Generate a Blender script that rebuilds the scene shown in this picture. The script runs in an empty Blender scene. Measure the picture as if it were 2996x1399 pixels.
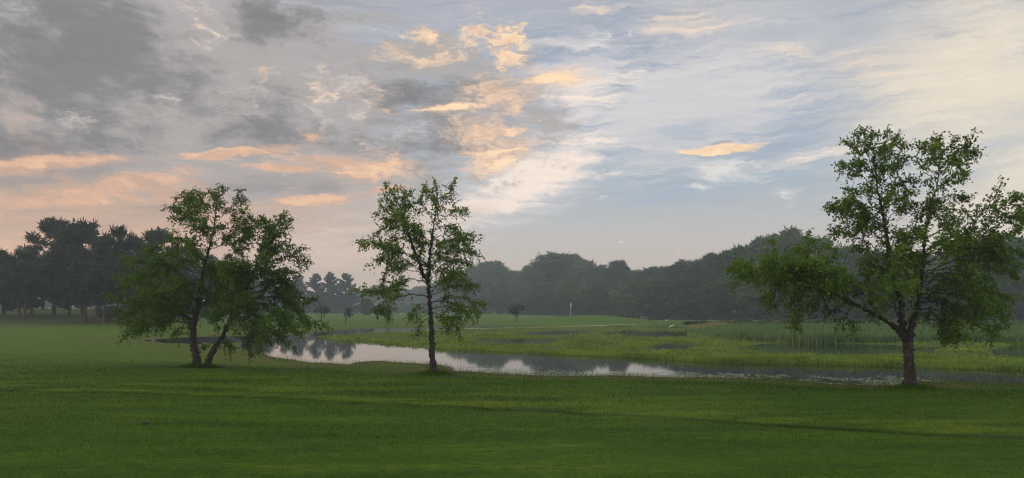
import bpy, bmesh, math, random
import numpy as np
from mathutils import Vector, Matrix

scene = bpy.context.scene
COL = scene.collection
R = math.radians

# ------------------------------------------------------------------ camera
F = 2139.0                 # focal length in pixels of the 2996 px wide photograph
CX, HY = 1498.0, 908.0     # principal column and row of the horizon
HC = 1.70                  # eye height
ZW = -0.30                 # pond level
cam = bpy.data.cameras.new('camera')
cam.sensor_width = 36.0
cam.lens = 36.0 * F / 2996.0
cam.shift_y = (HY - 699.5) / 2996.0
cam.clip_start, cam.clip_end = 0.1, 6000.0
cam_ob = bpy.data.objects.new('camera', cam)
COL.objects.link(cam_ob)
cam_ob.location = (0, 0, HC)
cam_ob.rotation_euler = (R(90), 0, 0)
scene.camera = cam_ob

scene.view_settings.view_transform = 'Standard'
scene.view_settings.look = 'None'
scene.view_settings.exposure = 0.12
scene.view_settings.gamma = 1.0
cy = scene.cycles
cy.max_bounces, cy.diffuse_bounces, cy.glossy_bounces = 6, 2, 3
cy.transmission_bounces, cy.volume_bounces, cy.transparent_max_bounces = 3, 2, 8
cy.use_denoising = True
cy.filter_width = 1.15
cy.caustics_reflective = cy.caustics_refractive = False


def lin(c):
    return tuple(((v / 255.0) / 12.92 if v <= 10 else ((v / 255.0 + 0.055) / 1.055) ** 2.4) for v in c)


# ------------------------------------------------------------------ node helper
class Nodes:
    def __init__(self, tree):
        self.t, self.n, self.l = tree, tree.nodes, tree.links
        self.n.clear()

    def new(self, kind, **kw):
        nd = self.n.new(kind)
        for k, v in kw.items():
            setattr(nd, k, v)
        return nd

    def put(self, sock, v):
        if isinstance(v, bpy.types.NodeSocket):
            self.l.new(v, sock)
        else:
            if isinstance(v, (tuple, list)) and len(v) == 3 and sock.type == 'RGBA':
                v = (*v, 1.0)
            sock.default_value = v

    def math(self, op, a, b=None, c=None, clamp=False):
        nd = self.new('ShaderNodeMath', operation=op, use_clamp=clamp)
        for i, v in enumerate((a, b, c)):
            if v is not None:
                self.put(nd.inputs[i], v)
        return nd.outputs[0]

    def vmath(self, op, a, b=None, scale=None):
        nd = self.new('ShaderNodeVectorMath', operation=op)
        self.put(nd.inputs[0], a)
        if b is not None:
            self.put(nd.inputs[1], b)
        if scale is not None:
            self.put(nd.inputs['Scale'], scale)
        return nd.outputs[0]

    def mapping(self, vec, loc=(0, 0, 0), rot=(0, 0, 0), scale=(1, 1, 1), kind='POINT'):
        nd = self.new('ShaderNodeMapping', vector_type=kind)
        self.put(nd.inputs['Vector'], vec)
        nd.inputs['Location'].default_value = loc
        nd.inputs['Rotation'].default_value = rot
        nd.inputs['Scale'].default_value = scale
        return nd.outputs[0]

    def noise(self, vec, scale=1.0, detail=4.0, rough=0.5, dist=0.0, out=0):
        nd = self.new('ShaderNodeTexNoise')
        self.put(nd.inputs['Vector'], vec)
        nd.inputs['Scale'].default_value = scale
        nd.inputs['Detail'].default_value = detail
        nd.inputs['Roughness'].default_value = rough
        nd.inputs['Distortion'].default_value = dist
        return nd.outputs[out]

    def step(self, v, lo, hi, a=0.0, b=1.0, kind='SMOOTHSTEP'):
        nd = self.new('ShaderNodeMapRange', interpolation_type=kind)
        self.put(nd.inputs['Value'], v)
        for k, x in (('From Min', lo), ('From Max', hi), ('To Min', a), ('To Max', b)):
            nd.inputs[k].default_value = x
        return nd.outputs[0]

    def mix(self, fac, a, b, blend='MIX'):
        nd = self.new('ShaderNodeMix', data_type='RGBA', blend_type=blend)
        self.put(nd.inputs[0], fac)
        self.put(nd.inputs[6], a)
        self.put(nd.inputs[7], b)
        return nd.outputs[2]

    def ramp(self, v, stops, interp='LINEAR'):
        nd = self.new('ShaderNodeValToRGB')
        nd.color_ramp.interpolation = interp
        el = nd.color_ramp.elements
        while len(el) < len(stops):
            el.new(0.5)
        for e, (p, c) in zip(el, stops):
            e.position = p
            e.color = (*c, 1.0)
        self.put(nd.inputs[0], v)
        return nd.outputs[0]


# ------------------------------------------------------------------ sky
SUN_EL, SUN_AZ = R(12), R(-100)          # low sun to the left, veiled by cloud
world = bpy.data.worlds.new('World')
scene.world = world
world.use_nodes = True
world.cycles.sampling_method = 'MANUAL'
world.cycles.sample_map_resolution = 256
W = Nodes(world.node_tree)


def sky_pt(px, py):
    """bearing and tangent of the elevation of a point of the sky"""
    u, v = (px - CX) / F, (HY - py) / F
    return math.atan(u), v / math.sqrt(1 + u * u)


tc = W.new('ShaderNodeTexCoord').outputs['Generated']
sep = W.new('ShaderNodeSeparateXYZ')
W.put(sep.inputs[0], tc)
x, y, z = sep.outputs
az = W.math('ARCTAN2', x, y)
rad = W.math('MAXIMUM', W.math('SQRT', W.math('ADD', W.math('MULTIPLY', x, x), W.math('MULTIPLY', y, y))), 0.25)
el = W.math('MAXIMUM', W.math('DIVIDE', z, rad), 0.0)
cmb = W.new('ShaderNodeCombineXYZ')
W.put(cmb.inputs[0], az)
W.put(cmb.inputs[1], el)
S0 = cmb.outputs[0]

w1 = W.vmath('SUBTRACT', W.noise(W.mapping(S0, scale=(1.0, 1.6, 1)), 5.5, 3, 0.6, out=1), (0.5, 0.5, 0.5))
w2 = W.vmath('SUBTRACT', W.noise(W.mapping(S0, scale=(1.0, 2.2, 1)), 24, 4, 0.65, out=1), (0.5, 0.5, 0.5))
Ssoft = W.vmath('ADD', S0, W.vmath('MULTIPLY', w1, (0.09, 0.045, 0)))
Swarp = W.vmath('ADD', Ssoft, W.vmath('MULTIPLY', w2, (0.085, 0.050, 0)))
Sthin = W.vmath('ADD', W.vmath('ADD', S0, W.vmath('MULTIPLY', w1, (0.05, 0.030, 0))), W.vmath('MULTIPLY', w2, (0.085, 0.024, 0)))

Smid = W.vmath('ADD', S0, W.vmath('MULTIPLY', w2, (0.05, 0.014, 0)))
n_bil = W.noise(W.mapping(Ssoft, scale=(1, 1.7, 1)), 13, 9, 0.70)
n_fine = W.noise(W.mapping(Swarp, scale=(1, 1.9, 1)), 34, 4, 0.66)
n_str = W.noise(W.mapping(Sthin, rot=(0, 0, R(-8)), scale=(8, 85, 1)), 1, 9, 0.70)
n_dia = W.noise(W.mapping(Sthin, rot=(0, 0, R(-27)), scale=(5, 60, 1)), 1, 9, 0.70)


def stretch(n, lo=0.33, hi=0.67):
    return W.step(n, lo, hi, 0.0, 1.0, 'LINEAR')


FINEST = W.step(n_fine, 0.30, 0.70)
BIL, STR, DIA = stretch(n_bil), stretch(n_str), stretch(n_dia)
FINE = W.math('MULTIPLY_ADD', BIL, 0.5, W.math('MULTIPLY', stretch(n_fine), 0.5))
n_wisp = W.noise(W.mapping(Sthin, rot=(0, 0, R(-14)), scale=(16, 170, 1)), 1, 5, 0.65)
WISP = stretch(n_wisp)
MIXED = W.math('MULTIPLY_ADD', STR, 0.55, W.math('MULTIPLY', FINE, 0.45))


def cloud_mask(S, blobs):
    """soft elongated shapes, given by the two ends of the long axis and the half width"""
    acc = None
    for x0, y0, x1, y1, hw, wt in blobs:
        a, b = sky_pt(x0, y0), sky_pt(x1, y1)
        cxx, cyy = (a[0] + b[0]) / 2, (a[1] + b[1]) / 2
        L = math.hypot(b[0] - a[0], b[1] - a[1]) / 2
        ang = math.atan2(b[1] - a[1], b[0] - a[0])
        m = W.mapping(S, loc=(cxx, cyy, 0), rot=(0, 0, ang), scale=(L, hw / F, 1), kind='TEXTURE')
        g = W.new('ShaderNodeTexGradient', gradient_type='SPHERICAL')
        W.put(g.inputs[0], m)
        g = g.outputs['Fac']
        g = W.math('MULTIPLY', g, wt) if wt != 1 else g
        acc = g if acc is None else W.math('SMOOTH_MAX', acc, g, 0.12)
    return acc


def layer(base, colour, S, blobs, n, k, soft, alpha=1.0):
    """cloud where the shapes outweigh the noise: k = raggedness, soft = softness of the edge"""
    m = W.math('SUBTRACT', cloud_mask(S, blobs), W.math('MULTIPLY_ADD', n, -k, k))
    if len(colour) == 2:      # cloud with shaded and lit relief of its own
        colour = W.mix(FINEST, lin(colour[0]), lin(colour[1]))
    else:
        colour = lin(colour)
    return W.mix(W.step(m, 0.0, soft, 0.0, alpha), base, colour)


# clear sky: a low-sun Nishita sky under the evening gradient of the photograph
nish = W.new('ShaderNodeTexSky', sky_type='NISHITA', sun_disc=False, sun_elevation=SUN_EL, sun_rotation=SUN_AZ, air_density=1.2, dust_density=2.0)
nish = W.vmath('SCALE', nish.outputs[0], scale=0.08)
up = W.math('MULTIPLY', el, 1.6, clamp=True)
clear = W.ramp(up, [(0.0, lin((196, 180, 172))), (0.09, lin((208, 192, 180))), (0.17, lin((196, 192, 190))), (0.28, lin((168, 182, 194))), (0.45, lin((144, 164, 190))), (0.75, lin((156, 162, 176))), (1.0, lin((158, 160, 170)))])
warm = W.ramp(up, [(0.0, lin((194, 172, 158))), (0.10, lin((204, 170, 148))), (0.24, lin((196, 160, 136))), (0.36, lin((176, 154, 144))), (0.52, lin((162, 157, 158))), (1.0, lin((150, 150, 158)))])
sky = W.mix(W.step(az, 0.0, -0.50), clear, warm)
sky = W.mix(0.08, sky, nish)
# high thin veil, everywhere
sky = W.mix(W.math('MULTIPLY', W.math('MULTIPLY_ADD', DIA, 0.45, 0.10), W.step(el, 0.12, 0.32)), sky, lin((206, 203, 204)))
# pale bands along the horizon haze
sky = W.mix(W.math('MULTIPLY', W.math('MULTIPLY', STR, 0.45), W.math('MULTIPLY', W.step(el, 0.30, 0.14), W.step(az, 0.02, -0.2))), sky, lin((220, 184, 158)))
# warm pale haze high on the right
sky = layer(sky, (232, 220, 200), Ssoft, [(2150, 300, 3800, 60, 480, 1.3), (2850, 200, 3500, 900, 680, 1.3)], DIA, 0.45, 0.95, 0.95)
sky = layer(sky, (188, 190, 194), Swarp, [(1500, 40, 3200, 30, 250, 1.1)], DIA, 0.6, 0.6, 0.75)
sky = layer(sky, (166, 170, 182), Swarp, [(2250, 40, 2700, 60, 110, 1.0), (2500, 60, 2950, 130, 90, .9)], DIA, 0.8, 0.7, 0.6)
# broad cirrus sweep from the treetops in the middle to the upper right
sky = layer(sky, (212, 208, 208), Ssoft, [(1050, 740, 2050, 260, 220, 1.2), (1450, 430, 2600, 150, 300, 1.25), (1400, 380, 1950, 120, 260, 1.1)], DIA, 0.62, 0.6, 0.9)
sky = layer(sky, (164, 178, 195), Sthin, [(1760, 410, 2300, 345, 75, 1.15), (1560, 600, 2400, 540, 75, 1.1), (2150, 330, 2700, 450, 70, .7)], DIA, 0.6, 0.9, 0.65)
sky = layer(sky, (248, 230, 216), Sthin, [(1180, 715, 1900, 345, 105, 1.7), (1460, 340, 1980, 180, 140, 1.0), (2000, 520, 2700, 380, 110, .7)], DIA, 0.85, 0.7, 0.95)
sky = layer(sky, (220, 198, 180), Sthin, [(900, 740, 1620, 540, 150, 1.1), (400, 830, 1400, 640, 150, 1.1)], STR, 0.8, 0.7, 0.7)
# large grey cloud
sky = layer(sky, (172, 167, 165), Ssoft, [(-700, 210, 1560, 220, 440, 1.5), (900, 330, 1880, 330, 330, 1.0), (950, 150, 1560, 165, 130, 1.4), (400, 520, 1640, 470, 150, 1.0)], BIL, 0.70, 0.4, 0.92)
sky = layer(sky, (125, 124, 126), Swarp, [(-600, 180, 860, 150, 470, 1.5), (-500, 400, 620, 425, 150, 1.2), (-100, 330, 720, 300, 240, 1.1), (230, 330, 1260, 360, 230, 1.2), (400, 20, 1200, 40, 200, 1.1), (850, 250, 1640, 280, 200, 1.2), (700, 430, 1760, 380, 180, 1.15)], BIL, 0.95, 0.8, 0.9)
sky = layer(sky, ((110, 110, 113), (132, 130, 131)), Ssoft, [(-500, 160, 620, 120, 300, 1.2), (-400, 415, 440, 425, 75, 1.6), (450, 330, 1100, 370, 120, 1.0), (1000, 250, 1430, 280, 110, 1.0), (600, 20, 1000, 50, 90, .9), (850, 430, 1250, 400, 70, .9)], FINE, 0.8, 1.0, 0.6)
sky = layer(sky, (150, 143, 144), Smid, [(-400, 560, 420, 510, 40, 1.4), (-300, 640, 420, 600, 22, 1.2), (700, 575, 1160, 520, 75, 1.2), (-40, 592, 215, 566, 36, 1.3), (-300, 540, 760, 460, 90, 1.1), (360, 560, 1160, 510, 85, 1.1), (100, 645, 800, 585, 60, 1.0), (-100, 700, 600, 640, 46, 1.0), (500, 400, 1500, 440, 60, 1.0)], STR, 0.95, 0.7, 0.75)
# lit cauliflower edges inside the grey mass
sky = layer(sky, ((176, 168, 166), (222, 210, 202)), Swarp, [(380, -40, 780, 140, 150, 1.15), (480, 350, 960, 230, 140, 1.05), (670, 280, 1300, 240, 170, 1.2), (700, 330, 1150, 340, 110, 1.0), (1050, 130, 1680, 130, 120, 1.0), (350, 300, 610, 270, 90, 1.0), (40, 350, 400, 325, 80, 1.0), (850, 450, 1550, 330, 150, 1.0)], FINE, 1.15, 0.8, 0.75)
sky = layer(sky, ((196, 172, 160), (246, 212, 180)), Swarp, [(1250, 95, 1640, 100, 115, 1.5), (1310, 162, 1620, 158, 60, 1.35), (1110, 95, 1350, 85, 65, 1.3), (990, 115, 1300, 135, 90, 1.2), (1050, 155, 1500, 140, 85, 1.15), (670, 160, 850, 230, 60, 1.35), (400, -20, 700, 125, 100, 1.1), (780, 245, 1140, 260, 95, 1.05)], FINE, 1.15, 0.75, 0.85)
sky = layer(sky, ((232, 190, 156), (255, 224, 186)), Swarp, [(1330, 105, 1610, 95, 75, 1.75), (1380, 160, 1590, 158, 36, 1.5), (1190, 95, 1290, 86, 26, 1.1)], FINE, 1.1, 0.7, 0.85)
# peach under-lighting on the right flank of the mass
sky = layer(sky, ((198, 172, 162), (240, 204, 174)), Sthin, [(1150, 310, 1760, 240, 180, 1.3), (1090, 400, 1760, 370, 170, 1.35), (800, 520, 1410, 450, 110, 1.3), (950, 240, 1250, 330, 120, .9), (600, 480, 1100, 450, 90, 1.1)], FINE, 1.2, 0.8, 0.85)
# bright streaks
sky = layer(sky, ((206, 166, 142), (236, 186, 150)), Smid, [(-500, 505, 560, 448, 38, 1.6), (300, 470, 1040, 416, 30, 1.5), (810, 550, 1360, 445, 60, 1.3), (600, 622, 1160, 565, 42, 1.4), (-400, 690, 800, 445, 62, 1.55), (-500, 760, 660, 650, 52, 1.45), (200, 600, 760, 560, 22, 1.2), (900, 600, 1300, 520, 24, 1.1), (-500, 830, 500, 760, 50, 1.3), (400, 505, 1460, 435, 50, 1.2), (850, 413, 975, 399, 26, 1.3)], STR, 0.90, 0.8, 0.88)
sky = layer(sky, (242, 198, 160), Sthin, [(360, 466, 940, 424, 26, 1.3), (700, 610, 1070, 575, 34, 1.25), (900, 540, 1240, 462, 50, 1.0), (-200, 488, 380, 462, 26, 1.0)], STR, 1.0, 0.7, 0.8)
sky = layer(sky, ((222, 182, 156), (252, 214, 178)), Sthin, [(1250, 425, 1640, 350, 40, 1.4), (1300, 290, 1640, 240, 36, 1.3), (900, 520, 1300, 480, 40, 1.4), (1070, 336, 1530, 300, 34, 1.6), (1410, 262, 1840, 182, 74, 1.4), (1150, 530, 1700, 432, 70, 1.4), (1150, 495, 1720, 395, 64, 1.4), (1300, 365, 1690, 280, 80, 1.15)], MIXED, 1.1, 0.9, 0.85)
sky = layer(sky, (255, 222, 182), Sthin, [(1110, 334, 1490, 304, 18, 1.5), (1470, 250, 1790, 188, 36, 1.3), (1300, 500, 1650, 448, 26, 1.3), (1300, 465, 1660, 412, 22, 1.25)], STR, 0.95, 0.7, 0.9)
sky = layer(sky, (150, 143, 147), Smid, [(2020, 426, 2190, 412, 11, 1.4)], WISP, 0.7, 0.8, 0.6)
sky = layer(sky, ((240, 202, 166), (255, 226, 186)), Smid, [(1920, 454, 2300, 414, 22, 1.8)], WISP, 0.75, 0.6, 1.0)
sky = layer(sky, (238, 216, 196), Sthin, [(2120, 130, 2480, 156, 40, 1.35), (2230, 180, 2850, 200, 90, 1.1), (1620, 110, 2420, -10, 130, 1.1), (1560, 38, 1900, 24, 40, 1.15)], STR, 0.95, 0.8, 0.7)
sky = layer(sky, (238, 230, 222), Sthin, [(1880, 515, 2380, 480, 66, 1.3), (2220, 550, 2400, 580, 60, 1.2), (1950, 536, 2120, 568, 28, 1.3), (1690, 515, 1870, 495, 34, 1.2), (1690, 60, 1830, 160, 36, 1.1), (1815, 74, 1853, 128, 22, 1.3), (1675, 134, 1810, 125, 22, 1.3), (1700, 590, 1800, 560, 30, 1.1)], MIXED, 1.0, 0.9, 0.7)
sky = layer(sky, (246, 226, 206), S0, [(1806, 710, 1828, 706, 4, 1.5), (1975, 741, 1996, 740, 3.5, 1.5), (2190, 705, 2222, 702, 4, 1.2)], WISP, 0.6, 0.9, 0.7)
# fibres: faint streak texture through every cloud
fib = W.math('MULTIPLY', W.math('SUBTRACT', W.math('MULTIPLY_ADD', WISP, 0.55, W.math('MULTIPLY', STR, 0.45)), 0.5), W.step(el, 0.03, 0.2))
sky = W.vmath('SCALE', sky, scale=W.math('MULTIPLY_ADD', fib, 0.16, 0.985))


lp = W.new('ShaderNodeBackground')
# added fill light: unseen sky overhead (warmed) and behind the viewer is boosted
fill_gain = W.math('ADD', W.math('MULTIPLY_ADD', W.step(el, 0.5, 1.3), 1.5, 1.0), W.math('MULTIPLY', W.step(y, 0.2, -0.6), 0.9))
W.put(lp.inputs['Color'], W.vmath('MULTIPLY', W.vmath('SCALE', sky, scale=fill_gain), W.mix(W.step(el, 0.5, 1.3), (1.0, 1.0, 1.0), (1.0, 0.96, 0.86))))
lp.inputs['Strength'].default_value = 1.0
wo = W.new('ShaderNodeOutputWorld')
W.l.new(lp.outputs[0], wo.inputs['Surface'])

# ------------------------------------------------------------------ sun, low and veiled
sun = bpy.data.lights.new('sun', 'SUN')
sun.energy, sun.angle, sun.color = 1.3, R(14), (1.0, 0.80, 0.60)
sun_ob = bpy.data.objects.new('sun', sun)
COL.objects.link(sun_ob)
d = Vector((math.sin(SUN_AZ) * math.cos(SUN_EL), math.cos(SUN_AZ) * math.cos(SUN_EL), math.sin(SUN_EL)))
sun_ob.rotation_euler = d.to_track_quat('Z', 'Y').to_euler()


# ------------------------------------------------------------------ shared helpers
rng = np.random.default_rng(7)


def ground_at(px, py, z=0.0):
    """point of the level z seen at a pixel of the photograph -> real X, Y"""
    Y = (HC - z) * F / (py - HY)
    return (px - CX) * Y / F, Y


def at(px, py, Y):
    """point at depth Y"""
    return np.array(((px - CX) * Y / F, Y, HC + (HY - py) * Y / F))


def mesh_obj(name, verts, faces, mat, parent=None, smooth=False, uv=None):
    """one mesh object from arrays; faces (n,3) or (n,4) or list"""
    me = bpy.data.meshes.new(name)
    verts = np.asarray(verts, dtype=np.float32)
    if isinstance(faces, np.ndarray):
        n, k = faces.shape
        me.vertices.add(len(verts))
        me.vertices.foreach_set('co', verts.ravel())
        me.loops.add(n * k)
        me.loops.foreach_set('vertex_index', faces.astype(np.int32).ravel())
        me.polygons.add(n)
        me.polygons.foreach_set('loop_start', np.arange(0, n * k, k, dtype=np.int32))
        me.update(calc_edges=True)
    else:
        me.from_pydata([tuple(v) for v in verts], [], faces)
    if smooth:
        me.polygons.foreach_set('use_smooth', np.ones(len(me.polygons), dtype=bool))
    me.materials.append(mat)
    ob = bpy.data.objects.new(name, me)
    COL.objects.link(ob)
    ob.parent = parent
    return ob


def tag(o, label=None, cat=None, group=None, kind=None):
    for k, v in (('label', label), ('category', cat), ('group', group), ('kind', kind)):
        if v:
            o[k] = v
    return o


def empty(name, loc, label, cat, group=None, rz=0.0):
    o = bpy.data.objects.new(name, None)
    COL.objects.link(o)
    o.location = loc
    o.rotation_euler = (0, 0, rz)
    o.empty_display_size = 0.2
    return tag(o, label, cat, group)


def material(name):
    m = bpy.data.materials.new(name)
    m.use_nodes = True
    N = Nodes(m.node_tree)
    b = N.new('ShaderNodeBsdfPrincipled')
    o = N.new('ShaderNodeOutputMaterial')
    N.l.new(b.outputs[0], o.inputs['Surface'])
    return m, N, b


def leaf_material(name, cols, rough=0.5, transl=0.35, scale=0.9, vary=0.3):
    """foliage: hue differs from clump to clump and leaf to leaf, some light passes through"""
    m = bpy.data.materials.new(name)
    m.use_nodes = True
    N = Nodes(m.node_tree)
    geo = N.new('ShaderNodeNewGeometry')
    rnd = geo.outputs['Random Per Island']
    oi = N.new('ShaderNodeObjectInfo').outputs['Random']
    n = N.noise(geo.outputs['Position'], scale, 3, 0.6)
    t = N.math('ADD', N.math('MULTIPLY', rnd, 0.55), N.math('MULTIPLY', N.step(n, 0.3, 0.7, kind='LINEAR'), 0.45))
    t = N.math('ADD', t, N.math('MULTIPLY_ADD', oi, vary, -vary / 2), clamp=True)
    c = N.ramp(t, [(i / (len(cols) - 1), q) for i, q in enumerate(cols)])
    b = N.new('ShaderNodeBsdfPrincipled')
    N.put(b.inputs['Base Color'], c)
    b.inputs['Roughness'].default_value = rough
    b.inputs['Specular IOR Level'].default_value = 0.22
    tr = N.new('ShaderNodeBsdfTranslucent')
    N.put(tr.inputs['Color'], N.mix(0.5, c, (0.10, 0.16, 0.02)))
    mx = N.new('ShaderNodeMixShader')
    mx.inputs[0].default_value = transl
    N.l.new(b.outputs[0], mx.inputs[1])
    N.l.new(tr.outputs[0], mx.inputs[2])
    o = N.new('ShaderNodeOutputMaterial')
    N.l.new(mx.outputs[0], o.inputs['Surface'])
    return m


def vnoise(X, Y, seed=0, octaves=4, rough=0.5):
    """smooth value noise on numpy arrays, 0..1"""
    out, amp, tot = np.zeros_like(X, dtype=float), 1.0, 0.0
    for o in range(octaves):
        xi, yi = np.floor(X).astype(np.int64), np.floor(Y).astype(np.int64)
        fx, fy = X - xi, Y - yi
        fx, fy = fx * fx * (3 - 2 * fx), fy * fy * (3 - 2 * fy)

        def h(a, b):
            v = (a * 374761393 + b * 668265263 + (seed + o) * 2147483647) & 0xffffffff
            v = ((v ^ (v >> 13)) * 1274126177) & 0xffffffff
            return ((v ^ (v >> 16)) & 0xffff) / 65535.0
        v = (h(xi, yi) * (1 - fx) + h(xi + 1, yi) * fx) * (1 - fy) + (h(xi, yi + 1) * (1 - fx) + h(xi + 1, yi + 1) * fx) * fy
        out, tot = out + amp * v, tot + amp
        amp *= rough
        X, Y = X * 2.03 + 17.3, Y * 2.03 + 5.1
    return out / tot


def smooth(t):
    t = np.clip(t, 0, 1)
    return t * t * (3 - 2 * t)


# ------------------------------------------------------------------ shoreline: water polygons on the pond level
def poly_px(pts):
    return np.array([ground_at(a, b, ZW) for a, b in pts])


POND = poly_px([(416, 995), (470, 1003), (583, 1008), (690, 1003), (706, 1022), (741, 1034), (809, 1046), (896, 1060), (972, 1064), (1026, 1068), (1053, 1060), (1102, 1057),
                (1189, 1062), (1257, 1067), (1311, 1074), (1330, 1086), (1486, 1096), (1611, 1101), (1797, 1100), (1952, 1105), (2100, 1106), (2300, 1110), (2435, 1125), (2624, 1129),
                (2678, 1116), (2840, 1120), (2996, 1126), (3300, 1138), (3900, 1150), (3900, 1112), (3300, 1095), (2996, 1085), (2786, 1080), (2651, 1074), (2300, 1066), (2100, 1062), (2014, 1056), (1828, 1047),
                (1642, 1039), (1486, 1031), (1325, 1025), (1216, 1017), (1135, 1007), (1048, 999), (999, 995), (945, 990), (922, 984), (960, 980.5), (1040, 978), (1108, 974),
                (1216, 970), (1270, 965), (1400, 959.5), (1560, 958.5), (1540, 955.5), (1400, 955), (1270, 957.5), (1216, 960), (1094, 962), (1026, 964), (972, 968), (877, 977), (868, 980), (700, 984), (560, 986)])
POOLS = [poly_px(p) for p in (
    [(1365, 1001), (1430, 993), (1530, 989), (1640, 993), (1610, 1007), (1480, 1010)],
    [(1485, 976), (1560, 971), (1650, 967), (1760, 970), (1700, 979), (1560, 982)],
    [(1770, 975), (1860, 968), (1960, 972), (2010, 985), (1900, 987), (1820, 982)],
    [(1880, 1013), (1960, 1005), (2050, 1013), (2020, 1025), (1930, 1025)],
    [(1735, 1006), (1800, 1002), (1810, 1012), (1750, 1014)],
    [(2130, 1020), (2230, 1006), (2300, 1004), (2470, 1006), (2640, 1010), (2760, 1018), (2720, 1038), (2560, 1042), (2380, 1041), (2250, 1035)],
    [(2880, 1022), (2996, 1006), (3300, 1008), (3300, 1054), (2996, 1050), (2910, 1044)],
)]


def poly_sd(P, X, Y):
    """signed distance to a polygon, positive inside"""
    d2 = np.full(X.shape, 1e12)
    ins = np.zeros(X.shape, dtype=bool)
    n = len(P)
    for i in range(n):
        x0, y0 = P[i]
        x1, y1 = P[(i + 1) % n]
        ex, ey = x1 - x0, y1 - y0
        t = np.clip(((X - x0) * ex + (Y - y0) * ey) / (ex * ex + ey * ey + 1e-9), 0, 1)
        d2 = np.minimum(d2, (X - x0 - t * ex) ** 2 + (Y - y0 - t * ey) ** 2)
        c = ((y0 > Y) != (y1 > Y))
        with np.errstate(divide='ignore', invalid='ignore'):
            xc = ex * (Y - y0) / (ey if abs(ey) > 1e-9 else 1e-9) + x0
        ins ^= c & (X < xc)
    return np.where(ins, 1, -1) * np.sqrt(d2)


def water_sd(X, Y):
    sd = poly_sd(POND, X, Y)
    for P in POOLS:
        sd = np.maximum(sd, poly_sd(P, X, Y))
    wob = (vnoise(X * 0.9, Y * 0.45, 3, 3) - 0.5) * np.clip(Y / 60, 0.25, 1.2)
    return sd + wob


MARSH = np.array([ground_at(a, b, ZW) for a, b in ((930, 988), (1100, 976), (1400, 962), (1600, 957), (1840, 950), (2050, 946), (2400, 944), (3600, 946), (3900, 1112), (3300, 1095), (2996, 1085), (2651, 1074), (2100, 1062), (1828, 1047), (1486, 1031), (1216, 1017), (1048, 999))])


_t = np.array([ground_at(a, b) for a, b in ((0, 1143), (640, 1160), (1240, 1180), (1700, 1202), (2300, 1245), (2996, 1277))])
TRACK = np.polyfit(_t[:, 0], _t[:, 1], 3)       # the track's Y over X


def height(X, Y):
    X, Y = np.asarray(X, float), np.asarray(Y, float)
    sd = water_sd(X, Y)
    u = X / np.maximum(Y, 1.0)
    # dry land
    z = 0.05 * (vnoise(X * 0.12, Y * 0.12, 11, 3) - 0.5)
    far = smooth((Y - 85) / 160)
    z = z + 0.55 * far * smooth((0.12 - u) / 0.2)
    # the knoll to the left with the pine grove
    z = z + 1.75 * smooth((Y - 42) / 85) * smooth((-0.36 - u) / 0.22)
    # green mound with the flag
    gx, gy = ground_at(1690, 946, 0)
    ex, ey = (X - 11.0) / 11.5, (Y - 112) / 13.0
    z = z + 0.92 * smooth(1.08 - np.sqrt(ex * ex + ey * ey)) * (1 + 0.15 * ex)
    # tee bank right of the mound
    ex, ey = (X - 27) / 14, (Y - 108) / 9.0
    z = z + 0.18 * smooth(1.15 - np.sqrt(ex * ex + ey * ey))
    # low ground in front of the wood, hidden by the banks
    z = z - 1.3 * smooth((Y - 124) / 45) * smooth((u - 0.10) / 0.08)
    # mower track across the near lawn: a shallow rut
    z = z - 0.05 * np.exp(-((Y - np.polyval(TRACK, np.clip(X, -14, 9))) / 0.13) ** 2)
    # marsh lies only just above the water
    ms = poly_sd(MARSH, X, Y)
    mz = ZW + 0.10 + 0.10 * vnoise(X * 0.5, Y * 0.5, 21, 3)
    z = z + (mz - z) * smooth((ms + 1.5) / 3.0)
    # banks fall gently to the water, flatter the farther they lie
    bw = np.clip(0.36 * Y, 5.0, 18.0)
    bed = ZW + 0.012 - np.minimum(sd, 3.0) * 0.14
    return np.where(sd > 0, bed, ZW + 0.012 + (z - ZW - 0.012) * smooth(-sd / bw) ** 0.8)


def ground_hit(px, py):
    """first point of the ground along the sight line through a pixel"""
    Y = np.geomspace(6, 420, 900)
    X = (px - CX) * Y / F
    ray = HC + (HY - py) * Y / F
    below = np.nonzero(height(X, Y) >= ray)[0]
    i = below[0] if len(below) else len(Y) - 1
    return X[i], Y[i]


# ------------------------------------------------------------------ ground sheet (polar grid round the viewer, reaching the horizon)
ang = np.concatenate([np.linspace(-180, -46, 40, endpoint=False), np.linspace(-46, 46, 620, endpoint=False), np.linspace(46, 180, 40, endpoint=False)])
rad_ = np.concatenate([[0.4], np.geomspace(1.0, 14, 60, endpoint=False), np.geomspace(14, 135, 330, endpoint=False), np.geomspace(135, 3000, 60)])
A_, R_ = np.meshgrid(np.radians(ang), rad_)
GX, GY = R_ * np.sin(A_), R_ * np.cos(A_)
GZ = np.zeros_like(GX)
front = GY > 5
GZ[front] = height(GX[front], GY[front])
na, nr = len(ang), len(rad_)
idx = np.arange(na * nr).reshape(nr, na)
nxt = np.roll(idx, -1, axis=1)
quads = np.stack([idx[:-1], idx[1:], nxt[1:], nxt[:-1]], axis=-1).reshape(-1, 4)

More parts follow.
